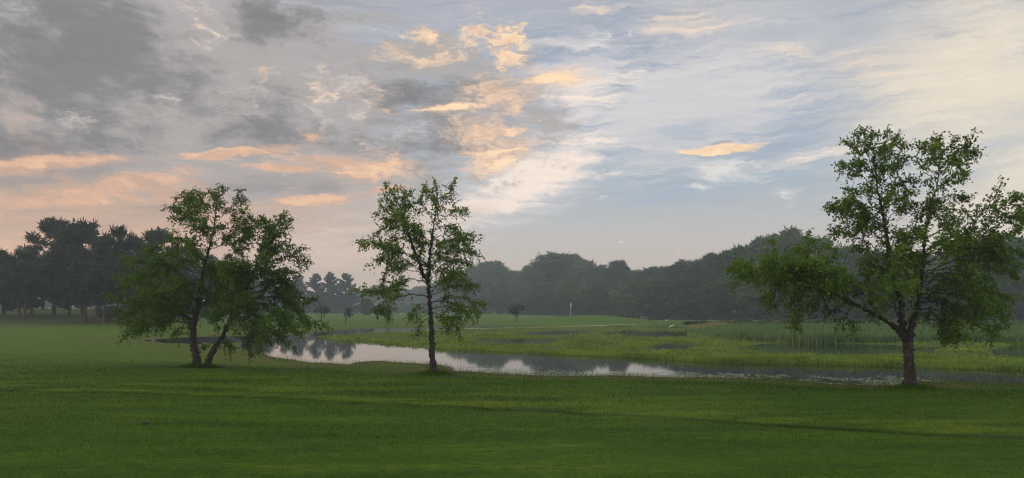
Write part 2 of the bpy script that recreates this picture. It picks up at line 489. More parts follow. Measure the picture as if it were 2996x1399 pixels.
def lawn_colour(N, pos):
    """mown grass: streaky light and deep patches, olive and worn towards the water"""
    big = N.noise(N.mapping(pos, scale=(0.6, 1.3, 1)), 0.16, 3, 0.6)
    mid = N.noise(N.mapping(pos, scale=(0.30, 1.3, 1)), 0.9, 5, 0.68)
    fin = N.noise(N.mapping(pos, scale=(0.6, 1.2, 1)), 7, 4, 0.7)
    t = N.math('ADD', N.math('MULTIPLY', mid, 0.42), N.math('ADD', N.math('MULTIPLY', big, 0.26), N.math('MULTIPLY', fin, 0.32)))
    c = N.ramp(t, [(0.36, (0.018, 0.046, 0.001)), (0.47, (0.030, 0.069, 0.002)), (0.55, (0.049, 0.097, 0.003)), (0.68, (0.115, 0.175, 0.008))])
    sepp = N.new('ShaderNodeSeparateXYZ')
    N.put(sepp.inputs[0], pos)
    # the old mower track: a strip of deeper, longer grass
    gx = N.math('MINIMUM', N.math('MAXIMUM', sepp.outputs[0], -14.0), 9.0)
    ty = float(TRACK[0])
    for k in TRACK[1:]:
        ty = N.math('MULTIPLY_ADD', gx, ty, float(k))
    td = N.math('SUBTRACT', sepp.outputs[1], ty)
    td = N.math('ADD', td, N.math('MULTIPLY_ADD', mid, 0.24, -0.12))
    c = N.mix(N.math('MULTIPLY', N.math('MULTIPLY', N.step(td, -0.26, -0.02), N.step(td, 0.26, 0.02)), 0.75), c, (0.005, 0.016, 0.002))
    # pale sweep of drier grass beside it, and lusher turf towards the viewer
    dry = N.math('MULTIPLY', N.step(N.math('ADD', td, N.math('MULTIPLY', big, 3.0)), 4.6, 1.8), N.step(td, -0.4, 0.6))
    c = N.mix(N.math('MULTIPLY', dry, N.math('MULTIPLY', N.step(mid, 0.38, 0.64), 0.65)), c, (0.110, 0.150, 0.010))
    # long rough grass and needles under the grove, lusher fairway beyond the pond
    far = N.step(sepp.outputs[1], 15, 40)
    c = N.mix(N.math('MULTIPLY', far, 0.5), c, (0.080, 0.135, 0.008))
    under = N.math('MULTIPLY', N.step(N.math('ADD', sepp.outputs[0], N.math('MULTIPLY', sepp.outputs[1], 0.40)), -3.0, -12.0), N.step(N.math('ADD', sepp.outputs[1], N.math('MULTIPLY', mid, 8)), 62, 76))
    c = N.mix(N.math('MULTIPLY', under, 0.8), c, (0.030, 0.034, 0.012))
    zz = N.math('ADD', sepp.outputs[2], N.math('MULTIPLY_ADD', mid, 0.14, -0.07))
    c = N.mix(N.step(zz, -0.14, -0.27, 0, 0.8), c, N.mix(fin, (0.030, 0.040, 0.006), (0.105, 0.115, 0.016)))
    c = N.mix(N.step(sepp.outputs[2], -0.285, -0.32), c, (0.014, 0.013, 0.008))
    return c, fin, mid


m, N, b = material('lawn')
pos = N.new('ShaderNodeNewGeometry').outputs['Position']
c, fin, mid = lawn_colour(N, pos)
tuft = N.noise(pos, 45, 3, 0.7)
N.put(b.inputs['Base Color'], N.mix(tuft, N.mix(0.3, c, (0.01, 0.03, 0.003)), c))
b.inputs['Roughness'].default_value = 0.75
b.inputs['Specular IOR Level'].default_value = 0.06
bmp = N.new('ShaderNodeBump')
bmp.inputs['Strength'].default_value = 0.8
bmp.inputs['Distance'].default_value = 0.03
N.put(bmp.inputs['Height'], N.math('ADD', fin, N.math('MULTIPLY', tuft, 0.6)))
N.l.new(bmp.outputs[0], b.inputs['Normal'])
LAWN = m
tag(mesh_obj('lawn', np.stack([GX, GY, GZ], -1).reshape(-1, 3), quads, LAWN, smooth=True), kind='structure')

# ------------------------------------------------------------------ pond
m, N, b = material('pond_water')
pos = N.new('ShaderNodeNewGeometry').outputs['Position']
b.inputs['Base Color'].default_value = (0.010, 0.014, 0.010, 1)
b.inputs['Roughness'].default_value = 0.025
b.inputs['IOR'].default_value = 1.33
bmp = N.new('ShaderNodeBump')
bmp.inputs['Strength'].default_value = 0.03
bmp.inputs['Distance'].default_value = 0.02
N.put(bmp.inputs['Height'], N.noise(N.mapping(pos, scale=(1, 2.4, 1)), 1.6, 3, 0.55))
N.l.new(bmp.outputs[0], b.inputs['Normal'])
tag(mesh_obj('pond_water', [(-90, 14, ZW), (130, 14, ZW), (130, 130, ZW), (-90, 130, ZW)], [(0, 1, 2, 3)], m), kind='structure')


# ------------------------------------------------------------------ tree tools
def unit(v):
    v = np.asarray(v, float)
    return v / (np.linalg.norm(v, axis=-1, keepdims=True) + 1e-9)


class Tubes:
    """collects tapering tubes; build() links them as one mesh"""
    def __init__(self):
        self.v, self.f, self.n = [], [], 0

    def add(self, pts, radii, sides=7, wob=0.0, rnd=None):
        pts, radii = np.asarray(pts, float), np.asarray(radii, float)
        tan = unit(np.gradient(pts, axis=0))
        ref = np.array([0.31, 0.95, 0.05])
        a = unit(np.cross(tan, ref))
        b = np.cross(tan, a)
        th = np.linspace(0, 2 * np.pi, sides, endpoint=False)
        rr = radii[:, None] * np.ones((1, sides))
        if wob and rnd is not None:
            rr = rr * (1 + wob * (rnd.random((len(pts), sides)) - 0.5))
        ring = pts[:, None, :] + rr[..., None] * (np.cos(th)[None, :, None] * a[:, None, :] + np.sin(th)[None, :, None] * b[:, None, :])
        n = len(pts)
        idx = self.n + np.arange(n * sides).reshape(n, sides)
        nx = np.roll(idx, -1, axis=1)
        self.f.append(np.stack([idx[:-1], nx[:-1], nx[1:], idx[1:]], -1).reshape(-1, 4))
        self.v.append(ring.reshape(-1, 3))
        self.n += n * sides

    def quads(self, q):
        """loose quads, (k,4,3)"""
        k = len(q)
        self.v.append(q.reshape(-1, 3))
        self.f.append(self.n + np.arange(4 * k).reshape(k, 4))
        self.n += 4 * k

    def build(self, name, mat, parent=None, smooth=True):
        return mesh_obj(name, np.concatenate(self.v), np.concatenate(self.f), mat, parent, smooth)


def spline(pts, n):
    """Catmull-Rom through the points, n samples evenly spread"""
    P = np.asarray(pts, float)
    P = np.vstack([2 * P[0] - P[1], P, 2 * P[-1] - P[-2]])
    out = []
    for i in range(1, len(P) - 2):
        t = np.linspace(0, 1, 12, endpoint=False)[:, None]
        a, b, c, d = P[i - 1], P[i], P[i + 1], P[i + 2]
        out.append(0.5 * (2 * b + (c - a) * t + (2 * a - 5 * b + 4 * c - d) * t * t + (3 * b - a - 3 * c + d) * t ** 3))
    out = np.vstack(out + [P[-2][None]])
    s = np.concatenate([[0], np.cumsum(np.linalg.norm(np.diff(out, axis=0), axis=1))])
    q = np.linspace(0, s[-1], n)
    return np.stack([np.interp(q, s, out[:, k]) for k in range(3)], -1), s[-1]


def leaf_quads(base, dirn, size, rnd, width=0.72):
    """folded pointed leaves: base, two sides, tip"""
    n = len(base)
    d = unit(dirn)
    r = unit(rnd.normal(size=(n, 3)))
    s = unit(np.cross(d, r))
    u = np.cross(s, d)
    L = size[:, None]
    mid = base + d * L * 0.42
    fold = u * L * 0.10
    return np.stack([base, mid + s * L * width * 0.5 + fold, base + d * L - fold * 0.6, mid - s * L * width * 0.5 + fold], 1)


BIRCH_LEAF = leaf_material('birch_leaf', [(0.026, 0.066, 0.006), (0.055, 0.118, 0.008), (0.105, 0.185, 0.013), (0.230, 0.320, 0.030)], 0.5, 0.45, 1.3)
m, N, b = material('birch_bark')
pos = N.new('ShaderNodeTexCoord').outputs['Object']
n1 = N.noise(N.mapping(pos, scale=(1, 1, 0.55)), 16, 5, 0.7)
n2 = N.noise(N.mapping(pos, scale=(1, 1, 2.6)), 30, 4, 0.7)
t = N.math('ADD', N.math('MULTIPLY', n1, 0.6), N.math('MULTIPLY', n2, 0.4))
N.put(b.inputs['Base Color'], N.ramp(t, [(0.40, (0.009, 0.008, 0.007)), (0.53, (0.020, 0.016, 0.013)), (0.61, (0.060, 0.045, 0.035)), (0.69, (0.20, 0.155, 0.12)), (0.76, (0.04, 0.03, 0.022))]))
b.inputs['Roughness'].default_value = 0.85
bmp = N.new('ShaderNodeBump')
bmp.inputs['Strength'].default_value = 0.9
bmp.inputs['Distance'].default_value = 0.02
N.put(bmp.inputs['Height'], t)
N.l.new(bmp.outputs[0], b.inputs['Normal'])
BIRCH_BARK = m


def birch(label, conv, base_px, stems, limbs, seed, twig_step, extra, low=0.33, sub=3, leaf=0.066, dens=1.0, base_w=11.0):
    """river birch: stems and limbs follow the photograph, their depth spreads round the stem"""
    rnd = np.random.default_rng(seed)
    bx, by = conv(base_px)
    X0, Y0 = ground_hit(bx, by)
    Z0 = float(height(np.array([X0]), np.array([Y0]))[0])
    root = empty('birch_tree', (X0, Y0, Z0), label, 'tree')
    org = np.array((X0, Y0, Z0))
    wood, leaves = Tubes(), []
    carriers = []                       # (points, length, start fraction of the leafy part)
    stem_pts = []
    for k, (poly, dz, w) in enumerate(stems):
        n = len(poly)
        P = np.array([at(*conv(p), Y0 + dz * (i / (n - 1)) ** 1.2) for i, p in enumerate(poly)]) - org
        P[0, 2] = -0.05 if k == 0 or w > 0.6 * base_w else P[0, 2]
        q, L = spline(P, max(14, int(18 * n / 3)))
        s = np.linspace(0, 1, len(q))
        r0 = w * Y0 / F
        rad = r0 * (0.35 * (1 - s) + 0.65 * (1 - s) ** 2.2) + 0.006
        if P[0, 2] < 0:
            rad = rad * (1 + 0.75 * np.exp(-s * L / 0.09))
            q = q + np.concatenate([np.zeros((1, 3)), rnd.normal(0, 0.008, (len(q) - 1, 3))])
        tr = Tubes()
        q2 = np.stack([np.interp(np.linspace(0, 1, len(q) * 3), s, q[:, j]) for j in range(3)], -1)
        tr.add(q2, np.interp(np.linspace(0, 1, len(q) * 3), s, rad), 12, 0.22, rnd)
        # peeling bark curls
        ncurl = int(260 * min(1.0, L / 3))
        i = (rnd.random(ncurl) ** 1.3 * 0.72 * (len(q2) - 2)).astype(int)
        th = rnd.random(ncurl) * 2 * np.pi
        out = np.stack([np.cos(th), np.sin(th), np.zeros(ncurl)], -1)
        tng = np.stack([-np.sin(th), np.cos(th), np.zeros(ncurl)], -1)
        rr = np.interp(i / len(q2), s, rad)[:, None]
        c0 = q2[i] + out * rr * 0.98
        wd, hh, lift = (0.02 + 0.05 * rnd.random((ncurl, 1))), 0.02 + 0.035 * rnd.random((ncurl, 1)), 0.006 + 0.02 * rnd.random((ncurl, 1))
        up = np.array([0, 0, 1.0])
        wd = np.minimum(wd, rr * 1.2)
        tr.quads(np.stack([c0 - up * hh, c0 + up * hh, c0 + up * hh * 0.8 + tng * wd + out * lift, c0 - up * hh * 0.9 + tng * wd + out * lift], 1))
        if P[0, 2] < 0:
            tr.build('trunk', BIRCH_BARK, root)
        else:
            wood.v += [v for v in tr.v]
            wood.f += [f + wood.n for f in tr.f]
            wood.n += tr.n
        stem_pts.append((q, L, rad))
        carriers.append((q, L, 0.34, 0.8))
    allq = np.concatenate([q for q, _, _ in stem_pts])
    allr = np.concatenate([r for _, _, r in stem_pts])

    def branch(q, L, r0, leafy, side):
        s = np.linspace(0, 1, len(q))
        wood.add(q, r0 * (1 - s) ** 0.9 + 0.0028, 5 if r0 < 0.02 else 7)
        carriers.append((q, L, leafy, 1.0))
        for _ in range(side):
            t0 = 0.25 + 0.6 * rnd.random()
            i = int(t0 * (len(q) - 2))
            dr = unit(q[i + 1] - q[i])
            nd = unit(dr * 0.75 + rnd.normal(0, 0.55, 3) + np.array((0, 0, 0.12)))
            ln = L * (0.22 + 0.28 * rnd.random()) * (1.15 - t0 * 0.5)
            if ln < 0.18:
                continue
            e = q[i] + nd * ln + np.array((0, 0, -0.10 * ln))
            m_ = q[i] + nd * ln * 0.5 + np.array((0, 0, 0.03 * ln))
            qq, LL = spline([q[i], m_, e], 8)
            wood.add(qq, (0.35 * r0 + 0.002) * (1 - np.linspace(0, 1, 8)) + 0.002, 4)
            carriers.append((qq, LL, 0.15, 1.0))

    for poly in limbs:
        pts = [conv(p) for p in poly]
        p0 = at(*pts[0], Y0) - org
        j = int(np.argmin(np.linalg.norm((allq - p0)[:, [0, 2]], axis=1)))
        d0 = allq[j, 1]
        lat = np.linalg.norm((at(*pts[-1], Y0) - at(*pts[0], Y0)))
        d1 = d0 + (rnd.random() * 2 - 1) * 0.75 * lat
        n = len(pts)
        P = np.array([at(*p, Y0 + d0 + (d1 - d0) * i / (n - 1)) for i, p in enumerate(pts)]) - org
        P[0] = allq[j] if np.linalg.norm(allq[j] - P[0]) < 0.25 else P[0]
        q, L = spline(P, 8 * n)
        q, L = q[:int(len(q) * 0.95)], L * 0.95
        q[1:-1] += rnd.normal(0, 0.010 * L ** 0.5, (len(q) - 2, 3))
        branch(q, L, min(allr[j] * 0.45, 0.004 + 0.005 * L), 0.22, max(1, int(sub * L)))
    # boughs towards and away from the viewer, as long as the side ones
    lo, hi = allq[:, 2].max() * low, allq[:, 2].max() * 0.93
    for _ in range(extra):
        k = rnd.integers(len(stem_pts))
        q0, L0, r0 = stem_pts[k]
        i = rnd.integers(int(len(q0) * 0.3), len(q0) - 1)
        if not lo < q0[i, 2] < hi:
            continue
        f = (q0[i, 2] - lo) / (hi - lo)
        ln = (1.45 - 1.05 * f) * (0.6 + 0.5 * rnd.random()) * allq[:, 2].max() / 5.0
        a = rnd.choice([-1, 1]) * (np.pi / 2) + rnd.normal(0, 0.45)
        dr = np.array((math.cos(a), math.sin(a), 0.40 + 0.5 * f * rnd.random() - 0.15 * (1 - f)))
        P = [q0[i], q0[i] + dr * ln * 0.5, q0[i] + dr * ln + np.array((0, 0, -0.10 * ln))]
        q, L = spline(P, 12)
        branch(q, L, min(r0[i] * 0.4, 0.004 + 0.0045 * L), 0.25, max(1, int(sub * L)))

    # twigs and leaves
    for q, L, start, fill in carriers:
        nt = max(2, int(L * (1 - start) / twig_step * fill))
        tt = start + (1 - start) * np.sqrt(rnd.random(nt)) if start > 0.2 else start + (1 - start) * rnd.random(nt)
        tt[0] = 0.985
        for t0 in tt:
            fi = t0 * (len(q) - 1.001)
            i = int(fi)
            p = q[i] + (q[i + 1] - q[i]) * (fi - i)
            dr = unit(q[i + 1] - q[i])
            nd = unit(dr * 0.75 + rnd.normal(0, 0.55, 3) + np.array((0, 0, -0.05)))
            ln = (0.16 + 0.30 * rnd.random()) * (1.25 - 0.70 * t0)
            k = max(4, int(ln / 0.025 * dens))
            s = (np.arange(k) + 0.6 * rnd.random(k)) / k
            sag = np.zeros((k, 3))
            sag[:, 2] = -0.30 * ln * s * s
            b0 = p + nd * ln * s[:, None] + sag
            b0 = b0 + rnd.normal(0, 0.022, (k, 3))
            ld = nd * 0.45 + rnd.normal(0, 0.60, (k, 3)) + np.array((0, 0, -0.35))
            leaves.append(leaf_quads(b0, ld, leaf * (0.5 + 0.75 * rnd.random(k)), rnd))
            if rnd.random() < 0.5:
                wood.add(np.stack([p, p + nd * ln * 0.5 + (0, 0, -0.07 * ln), p + nd * ln + (0, 0, -0.30 * ln)]), [0.0028, 0.002, 0.0012], 3)
    wood.build('branches', BIRCH_BARK, root)
    lv = np.concatenate(leaves)
    mesh_obj('crown', lv.reshape(-1, 3), np.arange(len(lv) * 4).reshape(-1, 4), BIRCH_LEAF, root)
    print('birch leaves', len(lv))
    return root


def zoomed(x0, y0, s):
    return lambda p: (x0 + p[0] * s, y0 + p[1] * s)


# the slender tree in the middle
mid_tree = birch('slender river birch with one straight trunk and a forked see-through crown beside the open water', zoomed(800, 480, .5401), (875, 1143),
    [([(875, 1143), (862, 1050), (858, 950), (852, 860), (850, 800), (843, 700), (840, 620), (845, 520), (855, 430), (868, 330), (880, 250), (883, 150), (873, 82)], 0.25, 8.5),
     ([(841, 640), (805, 590), (790, 530), (760, 460), (735, 390), (715, 320), (690, 250), (655, 160)], -0.35, 3.6)],
    [[(840, 720), (760, 705), (690, 718), (620, 712), (560, 690), (480, 680), (430, 692)], [(690, 715), (640, 750), (590, 790), (535, 800)], [(745, 708), (700, 680), (640, 690), (600, 670)],
     [(845, 800), (800, 830), (760, 820), (730, 830)], [(848, 830), (815, 850), (795, 885), (785, 930)], [(842, 760), (790, 760), (760, 800), (745, 830)],
     [(850, 760), (930, 720), (1000, 720), (1080, 740), (1165, 765)], [(850, 720), (950, 670), (1040, 650), (1120, 660)], [(852, 780), (930, 770), (1010, 790), (1120, 805)],
     [(853, 800), (900, 820), (950, 850), (1000, 895), (1010, 945)], [(880, 808), (920, 850), (955, 920)], [(850, 700), (900, 650), (980, 600), (1040, 600)], [(848, 740), (920, 745), (990, 760), (1050, 775)],
     [(790, 530), (700, 480), (620, 450), (540, 430), (458, 438)], [(780, 520), (690, 475), (600, 500), (508, 552)], [(735, 390), (660, 350), (590, 350), (528, 392)],
     [(760, 600), (680, 570), (610, 590), (598, 645)], [(838, 650), (740, 620), (680, 640), (640, 670)], [(800, 585), (740, 540), (680, 530), (640, 560)], [(745, 420), (680, 400), (620, 420), (570, 440)],
     [(845, 500), (930, 430), (1010, 400), (1092, 410)], [(843, 540), (940, 480), (1030, 470), (1105, 482)], [(842, 580), (930, 540), (1010, 520), (1085, 548)], [(868, 330), (930, 290), (990, 250), (1050, 240)],
     [(866, 350), (950, 330), (1012, 362)], [(885, 250), (940, 200), (960, 150), (975, 92)], [(880, 230), (835, 170), (820, 108)], [(870, 310), (815, 230), (785, 160)], [(860, 400), (930, 380), (1000, 385), (1050, 400)],
     [(715, 320), (640, 280), (590, 230), (568, 185)], [(700, 280), (735, 240), (750, 200)], [(690, 250), (625, 195), (598, 155)], [(685, 240), (700, 180), (708, 140)], [(672, 200), (640, 165), (655, 135)],
     [(760, 460), (795, 400), (785, 330)], [(715, 330), (650, 310), (600, 300)], [(840, 620), (870, 580), (930, 570), (980, 590)], [(845, 520), (800, 470), (790, 420)]],
    seed=11, twig_step=0.033, extra=28, sub=2.6, leaf=0.066, base_w=9.0)

# the two-stemmed tree on the left
left_tree = birch('wide bushy river birch with two trunks leaning apart from one base', zoomed(0, 480, .5403), (1068, 1102),
    [([(1068, 1102), (1060, 1030), (1045, 940), (1050, 870), (1070, 780), (1090, 650), (1110, 540), (1140, 430), (1160, 330), (1170, 230), (1187, 118)], 0.3, 10.5),
     ([(1112, 1104), (1145, 1030), (1195, 950), (1230, 880), (1270, 800), (1320, 700), (1370, 600), (1400, 500), (1440, 420), (1490, 345)], -0.4, 7.5)],
    [[(1050, 870), (950, 850), (850, 870), (750, 910), (645, 950)], [(1050, 850), (930, 800), (830, 760), (700, 740), (560, 700)], [(1060, 820), (940, 720), (820, 650), (720, 620), (650, 640)],
     [(1075, 760), (950, 640), (840, 560), (760, 520), (690, 530)], [(1090, 650), (1000, 550), (930, 480), (850, 450), (790, 475)], [(1110, 540), (1040, 450), (980, 400), (950, 410)],
     [(1140, 430), (1080, 350), (1000, 300), (915, 294)], [(1145, 420), (1060, 290), (1000, 260), (938, 248)], [(1160, 330), (1100, 240), (1050, 180), (1040, 128)], [(1165, 300), (1060, 230), (1000, 170)],
     [(1170, 230), (1150, 170), (1125, 140)], [(1172, 210), (1208, 150), (1205, 118)], [(1160, 330), (1240, 240), (1290, 195), (1340, 195)], [(1150, 380), (1250, 310), (1330, 280), (1400, 320)],
     [(1140, 430), (1240, 370), (1340, 350), (1420, 330)], [(1130, 470), (1230, 430), (1310, 420), (1380, 380)], [(1100, 600), (1200, 520), (1290, 470), (1350, 450)], [(1080, 720), (1180, 640), (1280, 580), (1330, 540)],
     [(1060, 830), (1000, 870), (960, 900), (930, 930)], [(1070, 780), (1000, 790), (930, 830), (880, 890)], [(1090, 650), (1010, 640), (930, 600), (860, 560)], [(1070, 780), (960, 760), (860, 700), (780, 690)],
     [(1055, 850), (960, 800), (860, 810), (770, 850), (700, 890)], [(1065, 800), (980, 720), (900, 690), (820, 730)], [(1085, 680), (1000, 620), (900, 540), (820, 500)], [(1060, 810), (1110, 760), (1180, 740), (1240, 760)],
     [(1400, 500), (1470, 420), (1500, 380), (1535, 355)], [(1390, 540), (1480, 460), (1540, 420)], [(1380, 580), (1480, 530), (1580, 500), (1680, 540)], [(1370, 600), (1470, 590), (1560, 580), (1645, 590)],
     [(1330, 690), (1440, 650), (1550, 650), (1645, 720)], [(1300, 750), (1420, 720), (1540, 740), (1620, 810), (1692, 905)], [(1270, 800), (1400, 790), (1520, 830), (1600, 900), (1645, 920)],
     [(1250, 840), (1370, 850), (1470, 900), (1560, 980)], [(1230, 880), (1310, 930), (1350, 1000), (1362, 1052)], [(1240, 860), (1340, 880), (1430, 940), (1490, 990)], [(1270, 800), (1220, 720), (1190, 640), (1200, 560)],
     [(1320, 700), (1300, 600), (1320, 520)], [(1195, 950), (1180, 900), (1160, 840)], [(1230, 880), (1180, 820), (1120, 800)], [(1072, 1060), (1092, 1000), (1122, 978)], [(1225, 890), (1222, 940), (1255, 1000)],
     [(1310, 720), (1400, 690), (1500, 700), (1590, 760), (1620, 800)], [(1290, 770), (1380, 750), (1470, 790), (1550, 860)], [(1350, 640), (1440, 600), (1520, 620), (1600, 680)], [(1240, 870), (1290, 830), (1380, 820), (1450, 850)]],
    seed=23, twig_step=0.034, extra=62, low=0.25, sub=3.2, leaf=0.066, base_w=11.5)

# the big tree on the right
right_tree = birch('largest river birch with a broad dark crown reaching past the right edge of the view', zoomed(2096, 340, .6818), (840, 1174),
    [([(840, 1174), (830, 1080), (822, 1010), (815, 960), (800, 900), (795, 840), (790, 780), (760, 700), (740, 600), (730, 500), (710, 400), (690, 300), (680, 200), (662, 58)], 0.5, 14.0),
     ([(818, 975), (840, 890), (858, 840), (870, 780), (880, 680), (890, 580), (900, 480), (920, 380), (950, 280), (960, 180), (958, 78)], -0.4, 9.5),
     ([(813, 955), (760, 900), (700, 860), (640, 830), (580, 800), (520, 770), (480, 765), (400, 720), (330, 700), (275, 692), (190, 708)], -0.5, 6.5)],
    [[(520, 770), (420, 800), (350, 850), (345, 930)], [(400, 720), (330, 650), (298, 578)], [(480, 765), (450, 650), (430, 560), (390, 488)], [(260, 690), (220, 740), (190, 795)], [(265, 700), (240, 770), (240, 825)],
     [(580, 800), (560, 860), (590, 905), (530, 915)], [(400, 720), (330, 790), (298, 832)], [(640, 830), (600, 740), (560, 660)], [(330, 700), (270, 660), (222, 664)], [(450, 745), (400, 640), (360, 580), (320, 560)],
     [(560, 790), (500, 700), (470, 620), (430, 600)], [(330, 700), (290, 720), (240, 720)],
     [(790, 780), (700, 740), (620, 720), (560, 690)], [(770, 720), (680, 650), (620, 600)], [(740, 600), (640, 540), (560, 500), (480, 490)], [(735, 540), (620, 460), (530, 400), (448, 392)], [(730, 500), (600, 430), (470, 372)],
     [(715, 420), (620, 380), (530, 350)], [(700, 350), (620, 320), (545, 300)], [(690, 300), (600, 240), (513, 198)], [(685, 250), (610, 160), (538, 92)], [(680, 200), (620, 120), (600, 58)], [(670, 130), (710, 80), (745, 55)],
     [(680, 200), (740, 140), (778, 68)], [(690, 300), (770, 230), (832, 172)], [(690, 280), (760, 200), (812, 118)], [(700, 350), (790, 290), (852, 262)], [(710, 400), (800, 350), (860, 310)], [(665, 100), (625, 70), (640, 50)],
     [(745, 620), (660, 580), (590, 560)], [(725, 480), (660, 440), (600, 500), (540, 440)], [(755, 690), (700, 650), (640, 680)], [(690, 260), (640, 220), (580, 180)], [(720, 450), (780, 400), (830, 420)],
     [(950, 280), (900, 200), (890, 98)], [(950, 280), (890, 240), (868, 188)], [(955, 230), (1020, 170), (1060, 150), (1132, 155)], [(960, 180), (1010, 120), (1022, 82)], [(940, 320), (1010, 290), (1062, 262)],
     [(920, 380), (1000, 340), (1092, 350)], [(910, 420), (1010, 400), (1085, 412)], [(895, 540), (980, 480), (1065, 450)], [(890, 580), (1000, 540), (1090, 520)], [(958, 200), (1030, 200), (1060, 190)],
     [(885, 640), (1000, 600), (1090, 560), (1170, 480), (1220, 390), (1315, 340), (1390, 330)], [(1170, 480), (1140, 420), (1122, 378)], [(1150, 500), (1250, 440), (1330, 420), (1400, 430)], [(1140, 515), (1260, 500), (1330, 480), (1410, 500)],
     [(880, 680), (1000, 650), (1120, 640), (1220, 660), (1320, 700)], [(875, 720), (1000, 700), (1120, 720), (1230, 770), (1295, 785)], [(870, 780), (980, 760), (1100, 800), (1200, 850), (1252, 905)],
     [(865, 800), (960, 800), (1050, 850), (1150, 900), (1222, 952)], [(860, 830), (940, 830), (1000, 880), (1040, 945), (1085, 930)], [(870, 780), (960, 790), (970, 860), (980, 920), (975, 990)], [(880, 690), (1010, 620), (1130, 570), (1240, 560), (1340, 590)],
     [(868, 760), (1000, 740), (1140, 760), (1250, 830)], [(872, 740), (960, 680), (1080, 680), (1180, 700)], [(866, 800), (930, 790), (1030, 810), (1120, 860)], [(800, 880), (760, 820), (700, 800), (660, 850)], [(795, 840), (740, 790), (690, 780)],
     [(890, 600), (820, 540), (800, 470)], [(880, 680), (820, 640), (800, 580)], [(905, 450), (960, 430), (1010, 470)], [(858, 840), (900, 780), (950, 740)]],
    seed=44, twig_step=0.038, extra=64, sub=3.0, leaf=0.066, base_w=15.5)


# ------------------------------------------------------------------ far trees: crown and trunk variants, copied and sized one by one
def cards(c, nrm, size, rnd, aspect=0.6):
    """leaf-clump faces: irregular quads round a centre"""
    n = len(c)
    nn = unit(nrm)
    a = unit(np.cross(nn, rnd.normal(size=(n, 3))))
    b = np.cross(nn, a)
    j = lambda: (0.7 + 0.6 * rnd.random((n, 1)))
    s = size[:, None] * 0.5
    return np.stack([c + a * s * j(), c + b * s * aspect * j(), c - a * s * j(), c - b * s * aspect * j()], 1)


def spikes(c, d, ln, wd, rnd):
    n = len(c)
    d = unit(d)
    s = unit(np.cross(d, rnd.normal(size=(n, 3))))
    return np.stack([c, c + d * ln[:, None] * 0.45 + s * wd[:, None], c + d * ln[:, None], c + d * ln[:, None] * 0.45 - s * wd[:, None]], 1)


def broad_crown(seed, H=14.0, RX=4.6, low=0.10, nlobe=58, per=130, size=0.46, spiky=0.0, lobe=1.35, peak=0.5):
    """deciduous crown: clumps spread through an egg-shaped volume, leaf faces on each clump"""
    rnd = np.random.default_rng(seed)
    out = []
    zc, hz = H * (1 + low) / 2, H * (1 - low) / 2
    for q in range(nlobe):
        d = unit(rnd.normal(size=3) + np.array((0, 0, 0.12)))
        lr = lobe * (0.60 + 0.75 * rnd.random())
        k = 0.80 + 0.24 * rnd.random() if q % 3 else 0.75 * rnd.random()
        wide = 1.0 - 0.30 * max(d[2], 0) * peak - 0.10 * max(-d[2], 0)
        c = np.array((d[0] * (RX - lr * 0.8) * k * wide, d[1] * (RX - lr * 0.8) * k * wide, zc + d[2] * (hz - lr * 0.8) * k))
        a, t = math.atan2(d[1], d[0]), c[2] / H
        n = int(per * lr)
        d = unit(rnd.normal(size=(n, 3)) + np.array((0, 0, 0.25)))
        p = c + d * lr * np.array((1.1, 1.1, 0.9)) * (0.60 + 0.45 * rnd.random((n, 1)))
        out.append(cards(p, d + 0.6 * rnd.normal(size=(n, 3)), size * (0.5 + 0.9 * rnd.random(n)), rnd))
        k = 16
        p = c + unit(rnd.normal(size=(k, 3))) * lr * 0.6 * rnd.random((k, 1))
        out.append(cards(p, rnd.normal(size=(k, 3)), lr * (0.7 + 0.5 * rnd.random(k)), rnd, 0.8))
        if spiky and t > 0.45:
            k = int(26 * spiky * lr)
            d = unit(rnd.normal(0, 0.50, (k, 3)) + np.array((0, 0, 0.9)) + 0.45 * np.array((math.cos(a), math.sin(a), 0)))
            p = c + d * lr * 0.7
            out.append(spikes(p, d, (0.40 + 0.70 * rnd.random(k)) * min(1.0, lobe), (0.06 + 0.05 * rnd.random(k)) * min(1.0, lobe), rnd))
    return np.concatenate(out)


